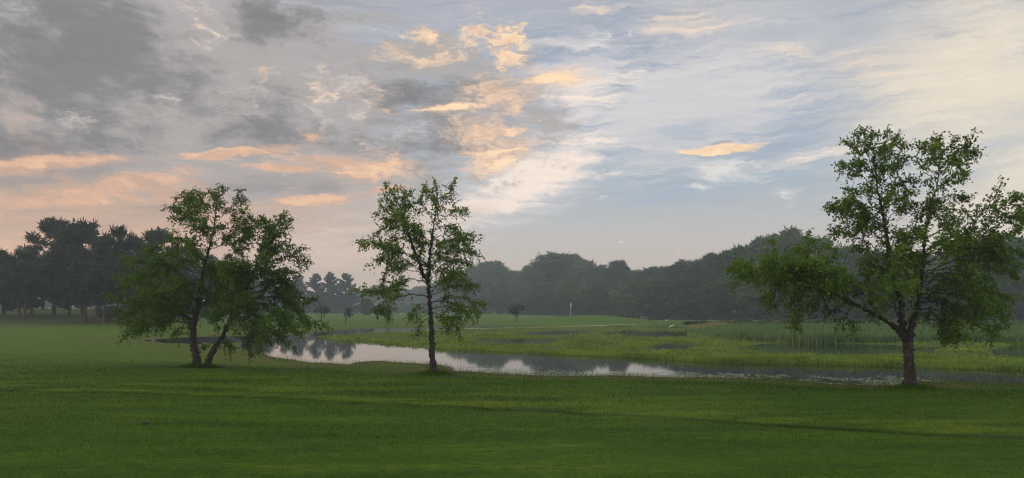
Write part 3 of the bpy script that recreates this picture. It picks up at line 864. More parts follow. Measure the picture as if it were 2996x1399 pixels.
def pine_crown(seed, H=12.0, RX=3.6, low=0.14, whorls=17, size=0.55, gap=0.75):
    """white pine: tiers of level boughs that turn up at the tips, sky between them"""
    rnd = np.random.default_rng(seed)
    out, wood = [], Tubes()
    for w in range(whorls):
        t = low + (0.97 - low) * (w / (whorls - 1)) ** 0.95 + rnd.normal(0, 0.008)
        R0 = RX * min(1.0, 1.3 * (1.04 - t) ** 0.75) * (0.7 + 0.5 * rnd.random())
        for k in range(rnd.integers(4, 7)):
            a = rnd.random() * 2 * np.pi
            L = R0 * (0.55 + 0.55 * rnd.random())
            dr = np.array((math.cos(a), math.sin(a), 0))
            rise = 0.10 + 0.75 * t ** 2
            s = np.linspace(0, 1, 7)[:, None]
            q = np.array((0, 0, t * H)) + dr * L * s + np.array((0, 0, 1.0)) * L * rise * s ** 1.6
            wood.add(q, 0.06 * (1 - s[:, 0]) + 0.015, 4)
            n = int(24 + 44 * L)
            ss = 0.22 + 0.78 * rnd.random(n)
            p = np.stack([np.interp(ss, s[:, 0], q[:, j]) for j in range(3)], -1)
            sw = np.cross(dr, (0, 0, 1.0))
            p = p + sw * (rnd.normal(0, 0.22, n) * L * (0.25 + 0.5 * (1 - np.abs(2 * ss - 1))))[:, None] + np.array((0, 0, 1.0)) * rnd.normal(0.05, 0.09, n)[:, None]
            d = dr * 0.9 + rnd.normal(0, 0.5, (n, 3)) + np.array((0, 0, 0.55 + t))
            out.append(spikes(p, d, size * (0.7 + 0.7 * rnd.random(n)), 0.075 + 0.06 * rnd.random(n), rnd))
    return np.concatenate(out), wood


def trunk_tubes(H, r, seed, limbs=5, top=0.8, lean=0.0):
    rnd = np.random.default_rng(seed)
    T = Tubes()
    q, _ = spline([(0, 0, -0.3), (rnd.normal(0, 0.08), rnd.normal(0, 0.08), H * 0.3), (lean * H * 0.5, rnd.normal(0, .15), H * 0.6), (lean * H, 0, H * top)], 14)
    s = np.linspace(0, 1, 14)
    T.add(q, r * (1 - s) ** 0.8 + 0.03 + 0.35 * r * np.exp(-s * 30), 9, 0.1, rnd)
    for _ in range(limbs):
        i = rnd.integers(4, 11)
        a = rnd.random() * 6.28
        e = q[i] + np.array((math.cos(a), math.sin(a), 0.8)) * H * 0.22 * (0.6 + 0.6 * rnd.random())
        qq, _ = spline([q[i], (q[i] + e) / 2 + (0, 0, -0.2), e], 7)
        T.add(qq, r * 0.4 * (1 - np.linspace(0, 1, 7)) + 0.02, 5)
    return T


DARK_LEAF = leaf_material('wood_leaf', [(0.012, 0.030, 0.008), (0.024, 0.052, 0.012), (0.042, 0.080, 0.018), (0.100, 0.130, 0.034)], 0.6, 0.25, 0.35, 0.7)
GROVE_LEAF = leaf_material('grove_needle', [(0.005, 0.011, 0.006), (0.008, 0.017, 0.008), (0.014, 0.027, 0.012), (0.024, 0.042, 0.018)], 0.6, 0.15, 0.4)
PINE_LEAF = leaf_material('pine_needle', [(0.012, 0.026, 0.016), (0.020, 0.040, 0.022), (0.030, 0.056, 0.030)], 0.6, 0.15, 0.5)
RED_LEAF = leaf_material('crab_apple_leaf', [(0.030, 0.022, 0.014), (0.045, 0.034, 0.018), (0.060, 0.055, 0.024)], 0.6, 0.2, 0.8)
m, N, b = material('dark_bark')
pos = N.new('ShaderNodeTexCoord').outputs['Object']
N.put(b.inputs['Base Color'], N.ramp(N.noise(N.mapping(pos, scale=(4, 4, 0.8)), 2, 4, 0.7), [(0.3, (0.018, 0.014, 0.012)), (0.7, (0.060, 0.046, 0.038))]))
b.inputs['Roughness'].default_value = 0.9
DARK_BARK = m


def quad_mesh(name, q, mat):
    """a crown mesh kept as a first object, placed later"""
    ob = mesh_obj(name, q.reshape(-1, 3), np.arange(len(q) * 4).reshape(-1, 4), mat)
    return ob


class Kind:
    """one kind of tree: the first call moves the original, later calls copy thing, crown and trunk"""
    def __init__(self, name, crown, crown_mat, trunk, H, R):
        self.name, self.used = name, False
        self.H = float(np.percentile(crown[:, :, 2], 99.9))
        self.R = float(np.percentile(np.hypot(crown[:, :, 0], crown[:, :, 1]), 97))
        self.root = empty(name, (0, 0, 0), 'x', 'tree')
        self.parts = [mesh_obj('crown', crown.reshape(-1, 3), np.arange(len(crown) * 4).reshape(-1, 4), crown_mat, self.root)]
        self.parts.append(trunk.build('trunk', DARK_BARK, self.root))

    def place(self, X, Y, Z, h, r, label, group=None, rz=0.0):
        root = self.root
        if self.used:
            root = self.root.copy()
            COL.objects.link(root)
            for p in self.parts:
                c = p.copy()
                COL.objects.link(c)
                c.parent = root
        self.used = True
        root.location = (X, Y, Z)
        root.rotation_euler = (0, 0, rz)
        root.scale = (r / self.R, r / self.R, h / self.H)
        root['label'] = label
        if 'group' in root:
            del root['group']
        if group:
            root['group'] = group
        return root


def plant(kind, px, Y, ytop, wpx, label, group=None, rz=None, base=None):
    """tree whose crown tops out at a row of the photograph, standing at depth Y"""
    X = (px - CX) * Y / F
    Z = float(height(np.array([X]), np.array([Y]))[0])
    h = HC + (HY - ytop) * Y / F - Z
    return kind.place(X, Y, Z, h, wpx * Y / F / 2, label, group, rnd_e.random() * 6.28 if rz is None else rz)


rnd_e = np.random.default_rng(99)
MAPLE = [Kind('broadleaf_tree', broad_crown(100 + i, low=0.03, spiky=sp, peak=pk, nlobe=112, per=220, size=sz, lobe=0.98), DARK_LEAF, trunk_tubes(14, 0.22, 100 + i), 14.0, 5.1)
         for i, (sp, pk, sz) in enumerate(((0.5, 0.5, 0.28), (1.5, 0.7, 0.26), (0.8, 0.9, 0.28), (0.5, 0.8, 0.30), (2.0, 0.5, 0.26)))]
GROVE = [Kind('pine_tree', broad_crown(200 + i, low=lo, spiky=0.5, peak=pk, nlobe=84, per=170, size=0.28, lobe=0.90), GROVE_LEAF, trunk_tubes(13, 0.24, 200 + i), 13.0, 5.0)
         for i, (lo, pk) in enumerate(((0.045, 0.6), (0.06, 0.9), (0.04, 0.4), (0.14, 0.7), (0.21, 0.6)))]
WPINE = []
for i in range(3):
    cr, wd = pine_crown(300 + i)
    tk = trunk_tubes(12, 0.24, 300 + i, limbs=0, top=0.97)
    tk.v += wd.v
    tk.f += [f + tk.n for f in wd.f]
    tk.n += wd.n
    WPINE.append(Kind('white_pine', cr, PINE_LEAF, tk, 12.0, 3.7))

G1 = 'trees of the hazy wood across the marsh'
for k, px, Y, yt, w, lab in (
        (0, 1400, 205, 772, 130, 'hazy rounded tree at the left end of the wood, just right of the slender birch'),
        (1, 1432, 196, 756, 110, 'hazy domed tree standing highest at the left end of the wood'),
        (2, 1506, 186, 786, 90, 'hazy low tree behind the small round tree on the fairway'),
        (4, 1556, 178, 772, 100, 'hazy spiky-topped tree on the left shoulder of the highest dome in mid-wood'),
        (0, 1628, 172, 732, 150, 'hazy broad tree forming the highest dome in the middle of the wood'),
        (3, 1700, 166, 752, 110, 'hazy rounded tree of the wood straight above the golf flag'),
        (2, 1752, 158, 768, 90, 'hazy tree of the wood right of the golf flag, top sloping down'),
        (1, 1806, 150, 754, 72, 'hazy tree with an open twin-tufted top poking above its neighbours in mid-wood'),
        (3, 1850, 143, 784, 84, 'low hazy tree in the dip of the wood behind the bench'),
        (0, 1898, 136, 778, 92, 'hazy tree of the wood just right of the dip behind the bench'),
        (2, 1950, 131, 774, 90, 'hazy tree of the wood above the pale log in the marsh'),
        (4, 2000, 124, 756, 100, 'hazy tree of the wood where its top starts to climb to the right'),
        (1, 2070, 118, 736, 120, 'hazy tree with finger-like upright tufts where the wood climbs'),
        (4, 2145, 112, 716, 120, 'hazy spiky tree halfway up the climbing right part of the wood'),
        (1, 2215, 110, 690, 120, 'tall hazy tree on the left shoulder of the tallest treetop of the wood'),
        (4, 2298, 108, 666, 170, 'tallest hazy tree of the wood, left of the large right birch'),
        (0, 2390, 106, 688, 140, 'hazy tree of the wood between its tallest top and the large right birch'),
        (3, 2480, 104, 712, 140, 'hazy tree showing through the left boughs of the large right birch'),
        (2, 2570, 102, 726, 140, 'hazy tree just left of the stems of the large right birch'),
        (0, 2670, 100, 730, 150, 'hazy tree hidden behind the stems of the large right birch'),
        (3, 2770, 98, 724, 150, 'hazy tree behind the right boughs of the large right birch'),
        (1, 2870, 95, 706, 160, 'dark tree of the wood below the right arm of the large birch'),
        (0, 2975, 92, 684, 170, 'dark tree of the wood cut by the right edge of the view'),
        (2, 1470, 196, 778, 90, 'hazy tree of the wood in the notch left of the small round fairway tree'),
        (1, 1590, 180, 752, 90, 'hazy tree on the left flank of the highest dome in mid-wood'),
        (4, 1668, 176, 738, 90, 'hazy tree on the right flank of the highest dome in mid-wood'),
        (0, 1778, 158, 778, 80, 'low hazy tree of the wood between the flag and the twin-tufted top'),
        (2, 1830, 150, 776, 70, 'hazy tree just right of the twin-tufted top in mid-wood'),
        (1, 1925, 138, 772, 80, 'hazy tree of the wood midway between the bench and the pale log'),
        (4, 3080, 92, 690, 180, 'dark tree of the wood beyond the right edge of the view')):
    plant(MAPLE[k], px, Y * 1.5, yt + 9, w * 1.35, lab, G1)
# lower trees along the foot of the wood, closing it
for i, (px, Y, yt, w, lab) in enumerate((
        (1462, 180, 838, 90, 'low bushy tree at the foot of the wood left of the small round fairway tree'),
        (1545, 172, 832, 90, 'low bushy tree at the foot of the wood right of the small round fairway tree'),
        (1600, 164, 828, 90, 'low bushy tree at the foot of the wood behind the left slope of the green'),
        (1680, 156, 826, 100, 'low bushy tree at the foot of the wood behind the golf flag'),
        (1765, 148, 824, 100, 'low bushy tree at the foot of the wood behind the right slope of the green'),
        (1850, 136, 826, 100, 'low bushy tree at the foot of the wood behind the bench'),
        (1935, 126, 818, 110, 'low bushy tree at the foot of the wood behind the tee bank'),
        (2030, 114, 812, 120, 'low dark bushy tree at the foot of the wood behind the dark brush'),
        (2130, 106, 806, 130, 'low dark bushy tree at the foot of the climbing part of the wood'),
        (2240, 102, 800, 140, 'low dark bushy tree at the foot of the tallest tree of the wood'),
        (2360, 99, 796, 140, 'low dark bushy tree behind the reeds left of the large birch'),
        (2500, 96, 800, 150, 'low dark bushy tree behind the left bough of the large birch'),
        (2640, 94, 800, 150, 'low dark bushy tree behind the trunk fork of the large birch'),
        (2780, 92, 800, 150, 'low dark bushy tree right of the trunk fork of the large birch'),
        (2920, 88, 790, 160, 'low dark bushy tree behind the reeds at the right edge'))):
    plant(MAPLE[(2 * i + 3) % 5], px, Y * 1.35, yt, w * 1.4, lab, 'low trees along the foot of the wood')

# pale far trees behind the middle of the picture
for i, (px, Y, yt, w, lab) in enumerate((
        (1050, 330, 850, 70, 'faint far tree in the mist right of the round evergreen'),
        (1105, 330, 836, 80, 'faint far tree in the mist behind the thin-trunked fairway tree'),
        (1165, 325, 842, 80, 'faint far tree in the mist left of the slender birch trunk'),
        (1225, 320, 838, 80, 'faint far tree in the mist just behind the slender birch trunk'),
        (1285, 300, 826, 90, 'faint far tree in the mist right of the slender birch trunk'),
        (1345, 250, 800, 100, 'misty tree joining the far trees to the left end of the wood'))):
    plant(MAPLE[i % 4], px, Y * 1.35, yt, w * 1.4, lab, 'faint far trees in the mist')

# pine grove on the knoll to the left
G2 = 'trees of the dark pine grove on the left'
for k, px, by, yt, w, lab in (
        (2, -60, 925, 730, 150, 'dark pine at the left edge of the grove, mostly outside the view'),
        (0, 10, 922, 752, 110, 'dark pine with a low rounded top at the left edge of the grove'),
        (3, 55, 930, 728, 120, 'low broad dark pine of the grove with a slightly leaning trunk'),
        (4, 73, 936, 770, 90, 'short dark pine in front of the left part of the grove'),
        (0, 92, 919, 722, 110, 'dark pine just left of the tallest pine of the grove'),
        (1, 158, 922, 638, 150, 'tallest dark pine of the grove with a knobbly top'),
        (0, 202, 925, 668, 110, 'dark pine wedged between the two tallest tops of the grove'),
        (2, 242, 926, 646, 140, 'second tallest dark pine of the grove with a flat broad top'),
        (4, 251, 943, 760, 120, 'dark pine standing furthest forward with a bare lower trunk'),
        (3, 292, 931, 690, 120, 'dark pine of the grove right of the flat-topped pine'),
        (4, 305, 945, 770, 110, 'short dark pine at the front right of the grove'),
        (3, 345, 937, 664, 110, 'dark pine of the grove with a small pointed tuft on top'),
        (4, 372, 946, 750, 120, 'dark pine of the grove touching the left boughs of the two-trunked birch'),
        (2, 402, 936, 690, 120, 'dark pine of the grove behind the left boughs of the two-trunked birch'),
        (1, 460, 934, 670, 130, 'dark pine whose fuzzy top shows above the left side of the two-trunked birch'),
        (0, 525, 930, 720, 120, 'dark pine at the right end of the grove behind the two-trunked birch'),
        (2, 590, 928, 742, 110, 'dark tree seen between the upper stems of the two-trunked birch'),
        (1, 655, 926, 765, 110, 'dark tree behind the right stem of the two-trunked birch'),
        (0, 715, 924, 785, 100, 'dark tree low behind the right boughs of the two-trunked birch')):
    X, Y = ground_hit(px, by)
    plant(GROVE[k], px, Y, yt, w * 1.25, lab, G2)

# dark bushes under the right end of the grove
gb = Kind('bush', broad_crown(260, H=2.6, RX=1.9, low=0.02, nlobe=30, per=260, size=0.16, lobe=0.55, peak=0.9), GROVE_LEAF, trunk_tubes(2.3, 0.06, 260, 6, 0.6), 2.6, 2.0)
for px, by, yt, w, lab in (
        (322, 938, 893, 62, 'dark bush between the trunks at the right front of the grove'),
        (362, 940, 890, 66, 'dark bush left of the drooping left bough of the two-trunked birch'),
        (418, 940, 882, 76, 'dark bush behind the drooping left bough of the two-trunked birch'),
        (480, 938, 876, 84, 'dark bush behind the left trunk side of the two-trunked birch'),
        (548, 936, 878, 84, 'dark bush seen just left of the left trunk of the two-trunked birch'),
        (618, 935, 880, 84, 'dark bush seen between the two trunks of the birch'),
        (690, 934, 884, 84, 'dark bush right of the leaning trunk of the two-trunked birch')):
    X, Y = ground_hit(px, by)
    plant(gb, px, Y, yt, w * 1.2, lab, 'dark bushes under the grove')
for i, (px, yt, w, lab) in enumerate((
        (25, 790, 130, 'dark low tree of the second row behind the left edge of the grove'),
        (125, 770, 130, 'dark low tree of the second row left of the tallest pine of the grove'),
        (200, 780, 120, 'dark low tree of the second row between the two tallest pines of the grove'),
        (285, 775, 120, 'dark low tree of the second row right of the flat-topped pine'),
        (385, 780, 120, 'dark low tree of the second row near the left boughs of the two-trunked birch'))):
    plant(GROVE[i % 3], px, 118, yt, w * 1.3, lab, G2)

# white pines beyond the fairway
for k, px, Y, yt, w, lab in (
        (0, 872, 204, 806, 92, 'misty white pine at the left of the far pines, open and spreading'),
        (1, 926, 200, 801, 84, 'misty white pine second from the left among the far pines'),
        (2, 968, 198, 797, 82, 'misty white pine with the highest top among the far pines'),
        (0, 1012, 196, 800, 78, 'misty white pine at the right of the far pines with stepped boughs'),
        (1, 832, 206, 815, 84, 'misty white pine half hidden behind the right boughs of the two-trunked birch'),
        (2, 780, 208, 812, 90, 'misty white pine hidden behind the middle right of the two-trunked birch')):
    plant(WPINE[k], px, Y * 1.25, yt, w, lab, 'white pines beyond the fairway')

# low growth closing the view under and beside the far pines
for i, (px, yt, w, lab) in enumerate((
        (700, 850, 100, 'low hazy tree farthest left in the row under the far pines'),
        (765, 838, 100, 'low hazy tree behind the right boughs of the two-trunked birch'),
        (825, 862, 90, 'low hazy tree left of the far pines'),
        (885, 893, 80, 'low bush under the left far pine'),
        (940, 895, 80, 'low bush between the trunks of the middle far pines'),
        (1000, 896, 80, 'low bush under the right far pine'),
        (1040, 898, 60, 'low bush between the far pines and the round evergreen'))):
    plant(MAPLE[(i + 1) % 4], px, 275, yt, w * 1.3, lab, 'low growth under the far pines')

# clipped round evergreen
rnd = np.random.default_rng(5)
n = 5200
d = unit(rnd.normal(size=(n, 3)))
p = np.stack([d[:, 0] * 1.9, d[:, 1] * 1.9, 2.35 + d[:, 2] * 2.35], -1) * (0.86 + 0.16 * rnd.random((n, 1)))
ROUND = Kind('round_evergreen', cards(p, d + 0.4 * rnd.normal(size=(n, 3)), 0.22 + 0.2 * rnd.random(n), rnd), PINE_LEAF, trunk_tubes(4.4, 0.14, 8, 3), 4.7, 1.95)
plant(ROUND, 1073, 196, 874, 42, 'dense egg-shaped evergreen standing alone right of the far pines')

# young trees on the fairway
def young(seed, mat, lean, H=3.2, R=1.3, sz=0.16, per=170):
    c = broad_crown(seed, H=H, RX=R, low=0.30, nlobe=34, per=per * 0.8, size=sz * 0.75, lobe=0.30, peak=0.2, spiky=1.2)
    c[:, :, 0] += lean * H * 0.8
    return Kind('young_tree', c, mat, trunk_tubes(H, 0.055, seed, 9, 0.75, lean), H, R)


for kd, px, by, yt, w, lab in (
        (young(401, RED_LEAF, 0.0), 941, 938.5, 893, 44, 'small reddish young tree, leftmost on the fairway in front of the far pines'),
        (young(402, RED_LEAF, 0.30), 1011, 949, 899, 44, 'small reddish young tree leaning right with a forked trunk'),
        (young(403, RED_LEAF, 0.0), 1133, 948, 893, 52, 'young tree with a thin straight trunk left of the slender birch'),
        (young(404, DARK_LEAF, 0.0), 1511.5, 943, 886, 48, 'small round-headed green tree alone on the fairway left of the green')):
    X, Y = ground_hit(px, by)
    plant(kd, px, Y, yt, w, lab, None, rz=0.0)


# ------------------------------------------------------------------ grasses, reeds and floating leaves (nobody could count these)
rg = np.random.default_rng(41)


def blade_mat(name, cols, rough=0.55, transl=0.35, patch=0.5, patch_w=0.5):
    m = bpy.data.materials.new(name)
    m.use_nodes = True
    N = Nodes(m.node_tree)
    geo = N.new('ShaderNodeNewGeometry')
    n = N.step(N.noise(geo.outputs['Position'], patch, 4, 0.65), 0.33, 0.67, kind='LINEAR')
    t = N.math('ADD', N.math('MULTIPLY', geo.outputs['Random Per Island'], 1 - patch_w), N.math('MULTIPLY', n, patch_w))
    c = N.ramp(t, [(i / (len(cols) - 1), q) for i, q in enumerate(cols)])
    b = N.new('ShaderNodeBsdfPrincipled')
    N.put(b.inputs['Base Color'], c)
    b.inputs['Roughness'].default_value = rough
    b.inputs['Specular IOR Level'].default_value = 0.3
    tr = N.new('ShaderNodeBsdfTranslucent')
    N.put(tr.inputs['Color'], c)
    mx = N.new('ShaderNodeMixShader')
    mx.inputs[0].default_value = transl
    N.l.new(b.outputs[0], mx.inputs[1])
    N.l.new(tr.outputs[0], mx.inputs[2])
    o = N.new('ShaderNodeOutputMaterial')
    N.l.new(mx.outputs[0], o.inputs['Surface'])
    return m


def blades(name, x, y, z, h, w, lean, mat, label_kind='stuff', bent=True):
    """grass blades standing on (x, y, z): one bent strip each"""
    n = len(x)
    a = rg.random(n) * 2 * np.pi
    s = np.stack([np.cos(a), np.sin(a), np.zeros(n)], -1)
    la = rg.random(n) * 2 * np.pi
    ld = np.stack([np.cos(la), np.sin(la), np.zeros(n)], -1) * (lean * (0.3 + rg.random(n)))[:, None]
    p = np.stack([x, y, z], -1)
    up = np.array((0, 0, 1.0))
    h, w = h[:, None], (np.ones(n) * w)[:, None]
    mid = p + up * h * 0.55 + ld * h * 0.25
    tip = p + up * h + ld * h * 0.9
    if bent:
        v = np.stack([p - s * w * 0.5, p + s * w * 0.5, mid + s * w * 0.4, tip, mid - s * w * 0.4], 1)
        k = np.arange(n)[:, None] * 5
        f = np.concatenate([k + np.array([[0, 1, 2]]), k + np.array([[0, 2, 4]]), k + np.array([[4, 2, 3]])])
    else:
        v = np.stack([p - s * w * 0.5, p + s * w * 0.5, tip], 1)
        f = np.arange(3 * n).reshape(n, 3)
    return tag(mesh_obj(name, v.reshape(-1, 3), f, mat), kind=label_kind)


def pick(px0, px1, py0, py1, n, bias=1.0):
    """points of the ground under a window of the view, evenly over the window"""
    px = px0 + (px1 - px0) * rg.random(n)
    py = py0 + (py1 - py0) * rg.random(n) ** bias
    return ground_at(px, py, 0.0)


# --- short turf of the near lawn
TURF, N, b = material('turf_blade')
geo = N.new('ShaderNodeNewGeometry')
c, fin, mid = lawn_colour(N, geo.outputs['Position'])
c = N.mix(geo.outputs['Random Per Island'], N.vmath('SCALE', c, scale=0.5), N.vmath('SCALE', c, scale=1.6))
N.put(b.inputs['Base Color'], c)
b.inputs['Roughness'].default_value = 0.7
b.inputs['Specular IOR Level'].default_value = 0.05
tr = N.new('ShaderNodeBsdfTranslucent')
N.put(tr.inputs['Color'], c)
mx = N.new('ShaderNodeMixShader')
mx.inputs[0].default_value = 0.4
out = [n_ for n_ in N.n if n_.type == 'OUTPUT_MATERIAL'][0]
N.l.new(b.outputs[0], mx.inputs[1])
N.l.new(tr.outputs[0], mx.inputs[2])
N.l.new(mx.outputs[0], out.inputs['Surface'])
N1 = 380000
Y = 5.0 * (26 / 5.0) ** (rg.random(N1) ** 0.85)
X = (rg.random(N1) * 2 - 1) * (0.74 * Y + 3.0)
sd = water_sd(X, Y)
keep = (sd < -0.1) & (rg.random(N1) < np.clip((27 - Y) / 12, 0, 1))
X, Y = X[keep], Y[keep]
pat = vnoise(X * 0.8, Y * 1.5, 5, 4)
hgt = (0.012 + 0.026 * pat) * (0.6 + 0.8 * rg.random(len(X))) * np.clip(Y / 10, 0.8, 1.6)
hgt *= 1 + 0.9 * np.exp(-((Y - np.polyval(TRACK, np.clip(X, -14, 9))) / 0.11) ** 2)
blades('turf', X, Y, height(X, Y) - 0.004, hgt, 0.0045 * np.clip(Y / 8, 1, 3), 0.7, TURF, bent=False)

# --- longer tufts round the foot of each birch and along the bank
bx, by_, bh = [], [], []
for t in (mid_tree, left_tree, right_tree):
    n = 1500
    r = 0.12 + np.abs(rg.normal(0, 0.22, n))
    a = rg.random(n) * 6.283
    bx.append(t.location.x + r * np.cos(a) * 1.6 + (0.12 if t is left_tree else 0))
    by_.append(t.location.y + r * np.sin(a))
    bh.append(0.20 * np.exp(-r / 0.35) * (0.6 + 0.8 * rg.random(n)) + 0.02)
X, Y = np.concatenate(bx), np.concatenate(by_)
blades('rough_grass', X, Y, height(X, Y) - 0.005, np.concatenate(bh), 0.007, 0.7, TURF)

# --- marsh plants on the flat islands and the peninsula
MARSHG = blade_mat('marsh_plant', [(0.036, 0.056, 0.008), (0.095, 0.155, 0.014), (0.165, 0.260, 0.024), (0.245, 0.335, 0.050)], 0.6, 0.4, 0.35, 0.6)


def marsh_sd(X, Y):
    return poly_sd(MARSH, X, Y)


n = 190000
px = 900 + 2250 * rg.random(n)
py = 950 + 140 * rg.random(n) ** 0.9
X, Y = ground_at(px, py, ZW + 0.1)
X, Y = X + rg.normal(0, 0.3, n), Y + rg.normal(0, 0.5, n)
sd = water_sd(X, Y)
ms = marsh_sd(X, Y)
clump = vnoise(X * 0.55, Y * 0.35, 31, 4, 0.6)
rim = np.exp(-np.abs(poly_sd(POND, X, Y)) / 1.6)
keep = (sd < 0.10) & (ms > -0.8) & (clump + 0.25 * rim > 0.38 + 0.24 * rg.random(n))
X, Y, sd, clump = X[keep], Y[keep], sd[keep], clump[keep]
rim = np.exp(-np.abs(poly_sd(POND, X, Y)) / 1.6)
hh = (0.05 + 0.30 * np.clip(clump - 0.3, 0, 1) + 0.11 * rim) * (0.6 + 0.7 * rg.random(len(X)))
blades('marsh_grass', X, Y, height(X, Y) - 0.02, hh, 0.024 * np.clip(Y / 35, 0.8, 2.2), 0.9, MARSHG)
# broad leaves among them
n = 60000
px = 980 + 2150 * rg.random(n)
py = 955 + 132 * rg.random(n)
X, Y = ground_at(px, py, ZW + 0.1)
sd, ms = water_sd(X, Y), marsh_sd(X, Y)
clump = vnoise(X * 0.7 + 40, Y * 0.45, 33, 4, 0.6)
keep = (sd < 0.05) & (ms > -0.3) & (clump > 0.42 + 0.15 * rg.random(n))
X, Y, clump = X[keep], Y[keep], clump[keep]
k = len(X)
c = np.stack([X, Y, height(X, Y) + (0.05 + 0.28 * np.clip(clump - 0.4, 0, 1)) * rg.random(k) + 0.03], -1)
q = leaf_quads(c, rg.normal(size=(k, 3)) + (0, 0, 0.4), 0.06 + 0.05 * rg.random(k) * np.clip(Y / 35, 1, 2), rg, 0.7)
tag(mesh_obj('marsh_plants', q.reshape(-1, 3), np.arange(4 * k).reshape(-1, 4), MARSHG), kind='stuff')

# --- dark weeds standing in the wet hollows, and the brown weeds in front of the tee bank
WEED = blade_mat('dark_weed', [(0.018, 0.030, 0.012), (0.030, 0.046, 0.016), (0.055, 0.052, 0.028), (0.075, 0.085, 0.035)], 0.7, 0.25, 0.4, 0.6)
n = 7000
px = np.where(rg.random(n) < 0.55, 1770 + 300 * rg.random(n), 1840 + 260 * rg.random(n))
py = np.where(px < 2010, np.where(rg.random(n) < 0.5, 966 + 16 * rg.random(n), 947 + 14 * rg.random(n)), 944 + 16 * rg.random(n))
X, Y = ground_at(px, py, ZW + 0.1)
clump = vnoise(X * 0.5 + 9, Y * 0.3, 35, 4, 0.6)
keep = clump > 0.48 + 0.15 * rg.random(n)
X, Y, clump = X[keep], Y[keep], clump[keep]
blades('dark_weeds', X, Y, height(X, Y) - 0.02, (0.06 + 0.55 * np.clip(clump - 0.45, 0, 1)) * (0.5 + 0.9 * rg.random(len(X))), 0.05, 0.8, WEED)

# --- tall reeds on the right
REED = blade_mat('reed_blade', [(0.028, 0.070, 0.022), (0.070, 0.140, 0.040), (0.115, 0.190, 0.052), (0.200, 0.250, 0.085)], 0.6, 0.45, 0.16, 0.40)
n = 75000
px = 2000 + 1350 * rg.random(n) ** 0.9
f = rg.random(n)
lowy = np.interp(px, [2000, 2060, 2200, 2400, 2700, 3350], [968, 986, 1000, 1006, 1004, 1010])
hiy = np.interp(px, [2000, 2060, 2400, 3350], [962, 958, 955, 955])
X, Y = ground_at(px, hiy + (lowy - hiy) * f, ZW)
edge = np.clip((px - 2000) / 160, 0.25, 1)
hh = (0.30 + 0.80 * vnoise(X * 0.35, Y * 0.2, 44, 4, 0.65)) * (0.5 + 0.6 * rg.random(n)) * edge
blades('reeds', X, Y, np.maximum(height(X, Y), ZW) - 0.03, hh, 0.055, 0.35, REED)
# tawny seed heads at the back of the reeds
TAWNY = blade_mat('tawny_reed', [(0.11, 0.115, 0.04), (0.21, 0.195, 0.065), (0.34, 0.30, 0.11)], 0.7, 0.3, 0.5, 0.4)
n = 3100
px = np.concatenate([2015 + 110 * rg.random(1500), 2130 + 420 * rg.random(900), 2500 + 160 * rg.random(700)])
X, Y = ground_at(px, 960 + 6 * rg.random(n), ZW)
blades('tawny_reeds', X, Y, np.maximum(height(X, Y), ZW) - 0.03, (0.50 + 0.35 * rg.random(n)) * np.clip((px - 1960) / 120, 0.5, 1), 0.045, 0.30, TAWNY)

# --- sparse sedge in the shallows and scum of floating leaves along the near bank
SEDGE = blade_mat('sedge_blade', [(0.030, 0.055, 0.010), (0.060, 0.090, 0.018), (0.100, 0.125, 0.035)], 0.5, 0.3, 0.8, 0.4)
n = 60000
px = 640 + 2500 * rg.random(n)
py = 1030 + 110 * rg.random(n)
X, Y = ground_at(px, py, ZW)
sdp = poly_sd(POND, X, Y)
near = water_sd(X, Y)
keep = (near > -0.9) & (near < 0.9 * rg.random(n) ** 2.2) & (marsh_sd(X, Y) < -2.0)
X, Y, near = X[keep], Y[keep], near[keep]
blades('sedge', X, Y, np.maximum(height(X, Y), ZW) - 0.01, (0.05 + 0.13 * rg.random(len(X)) ** 2) * np.where(near < 0, 1.0, 0.8), 0.009, 0.6, SEDGE)

m, N, b = material('floating_leaf')
geo = N.new('ShaderNodeNewGeometry')
N.put(b.inputs['Base Color'], N.ramp(geo.outputs['Random Per Island'], [(0.0, (0.08, 0.11, 0.02)), (0.7, (0.17, 0.20, 0.07)), (1.0, (0.34, 0.35, 0.22))]))
b.inputs['Roughness'].default_value = 0.35
n = 12000
px = 1290 + 1500 * rg.random(n)
near_y = np.interp(px, [1290, 1330, 1486, 1611, 1797, 1952, 2300, 2435, 2624, 2678, 2790], [1074, 1086, 1096, 1101, 1100, 1105, 1110, 1125, 1129, 1116, 1118])
thick = np.interp(px, [1290, 1400, 1600, 1900, 2250, 2450, 2640, 2700, 2790], [8, 18, 17, 13, 9, 17, 19, 5, 3])
off = rg.random(n) ** 2.2
py = near_y - thick * off * 1.5
X, Y = ground_at(px, py, ZW)
cl = vnoise(X * 1.3, Y * 0.7, 51, 4, 0.65)
keep = (water_sd(X, Y) > -0.15) & (cl > 0.36 + 0.30 * off)
# a scatter of single leaves over the whole channel
m2 = 350
px2 = 1350 + 1640 * rg.random(m2)
X2, Y2 = ground_at(px2, np.interp(px2, [1350, 2100, 2996], [1030, 1066, 1090]) + rg.random(m2) * 40, ZW)
k2 = water_sd(X2, Y2) > 0.1
X, Y = np.concatenate([X[keep], X2[k2]]), np.concatenate([Y[keep], Y2[k2]])
k = len(X)
a = rg.random(k) * 6.283
r = (0.014 + 0.022 * rg.random(k))
tl = rg.normal(0, 0.05, (k, 2))
q = np.stack([np.stack([X + r * np.cos(a + i * 1.257), Y + r * np.sin(a + i * 1.257), ZW + 0.012 + r * (tl[:, 0] * np.cos(a + i * 1.257) + tl[:, 1] * np.sin(a + i * 1.257))], -1) for i in range(5)], 1)
v = q.reshape(-1, 3)
f = np.arange(5 * k).reshape(k, 5)
tag(mesh_obj('floating_leaves', v, f, m), kind='stuff')


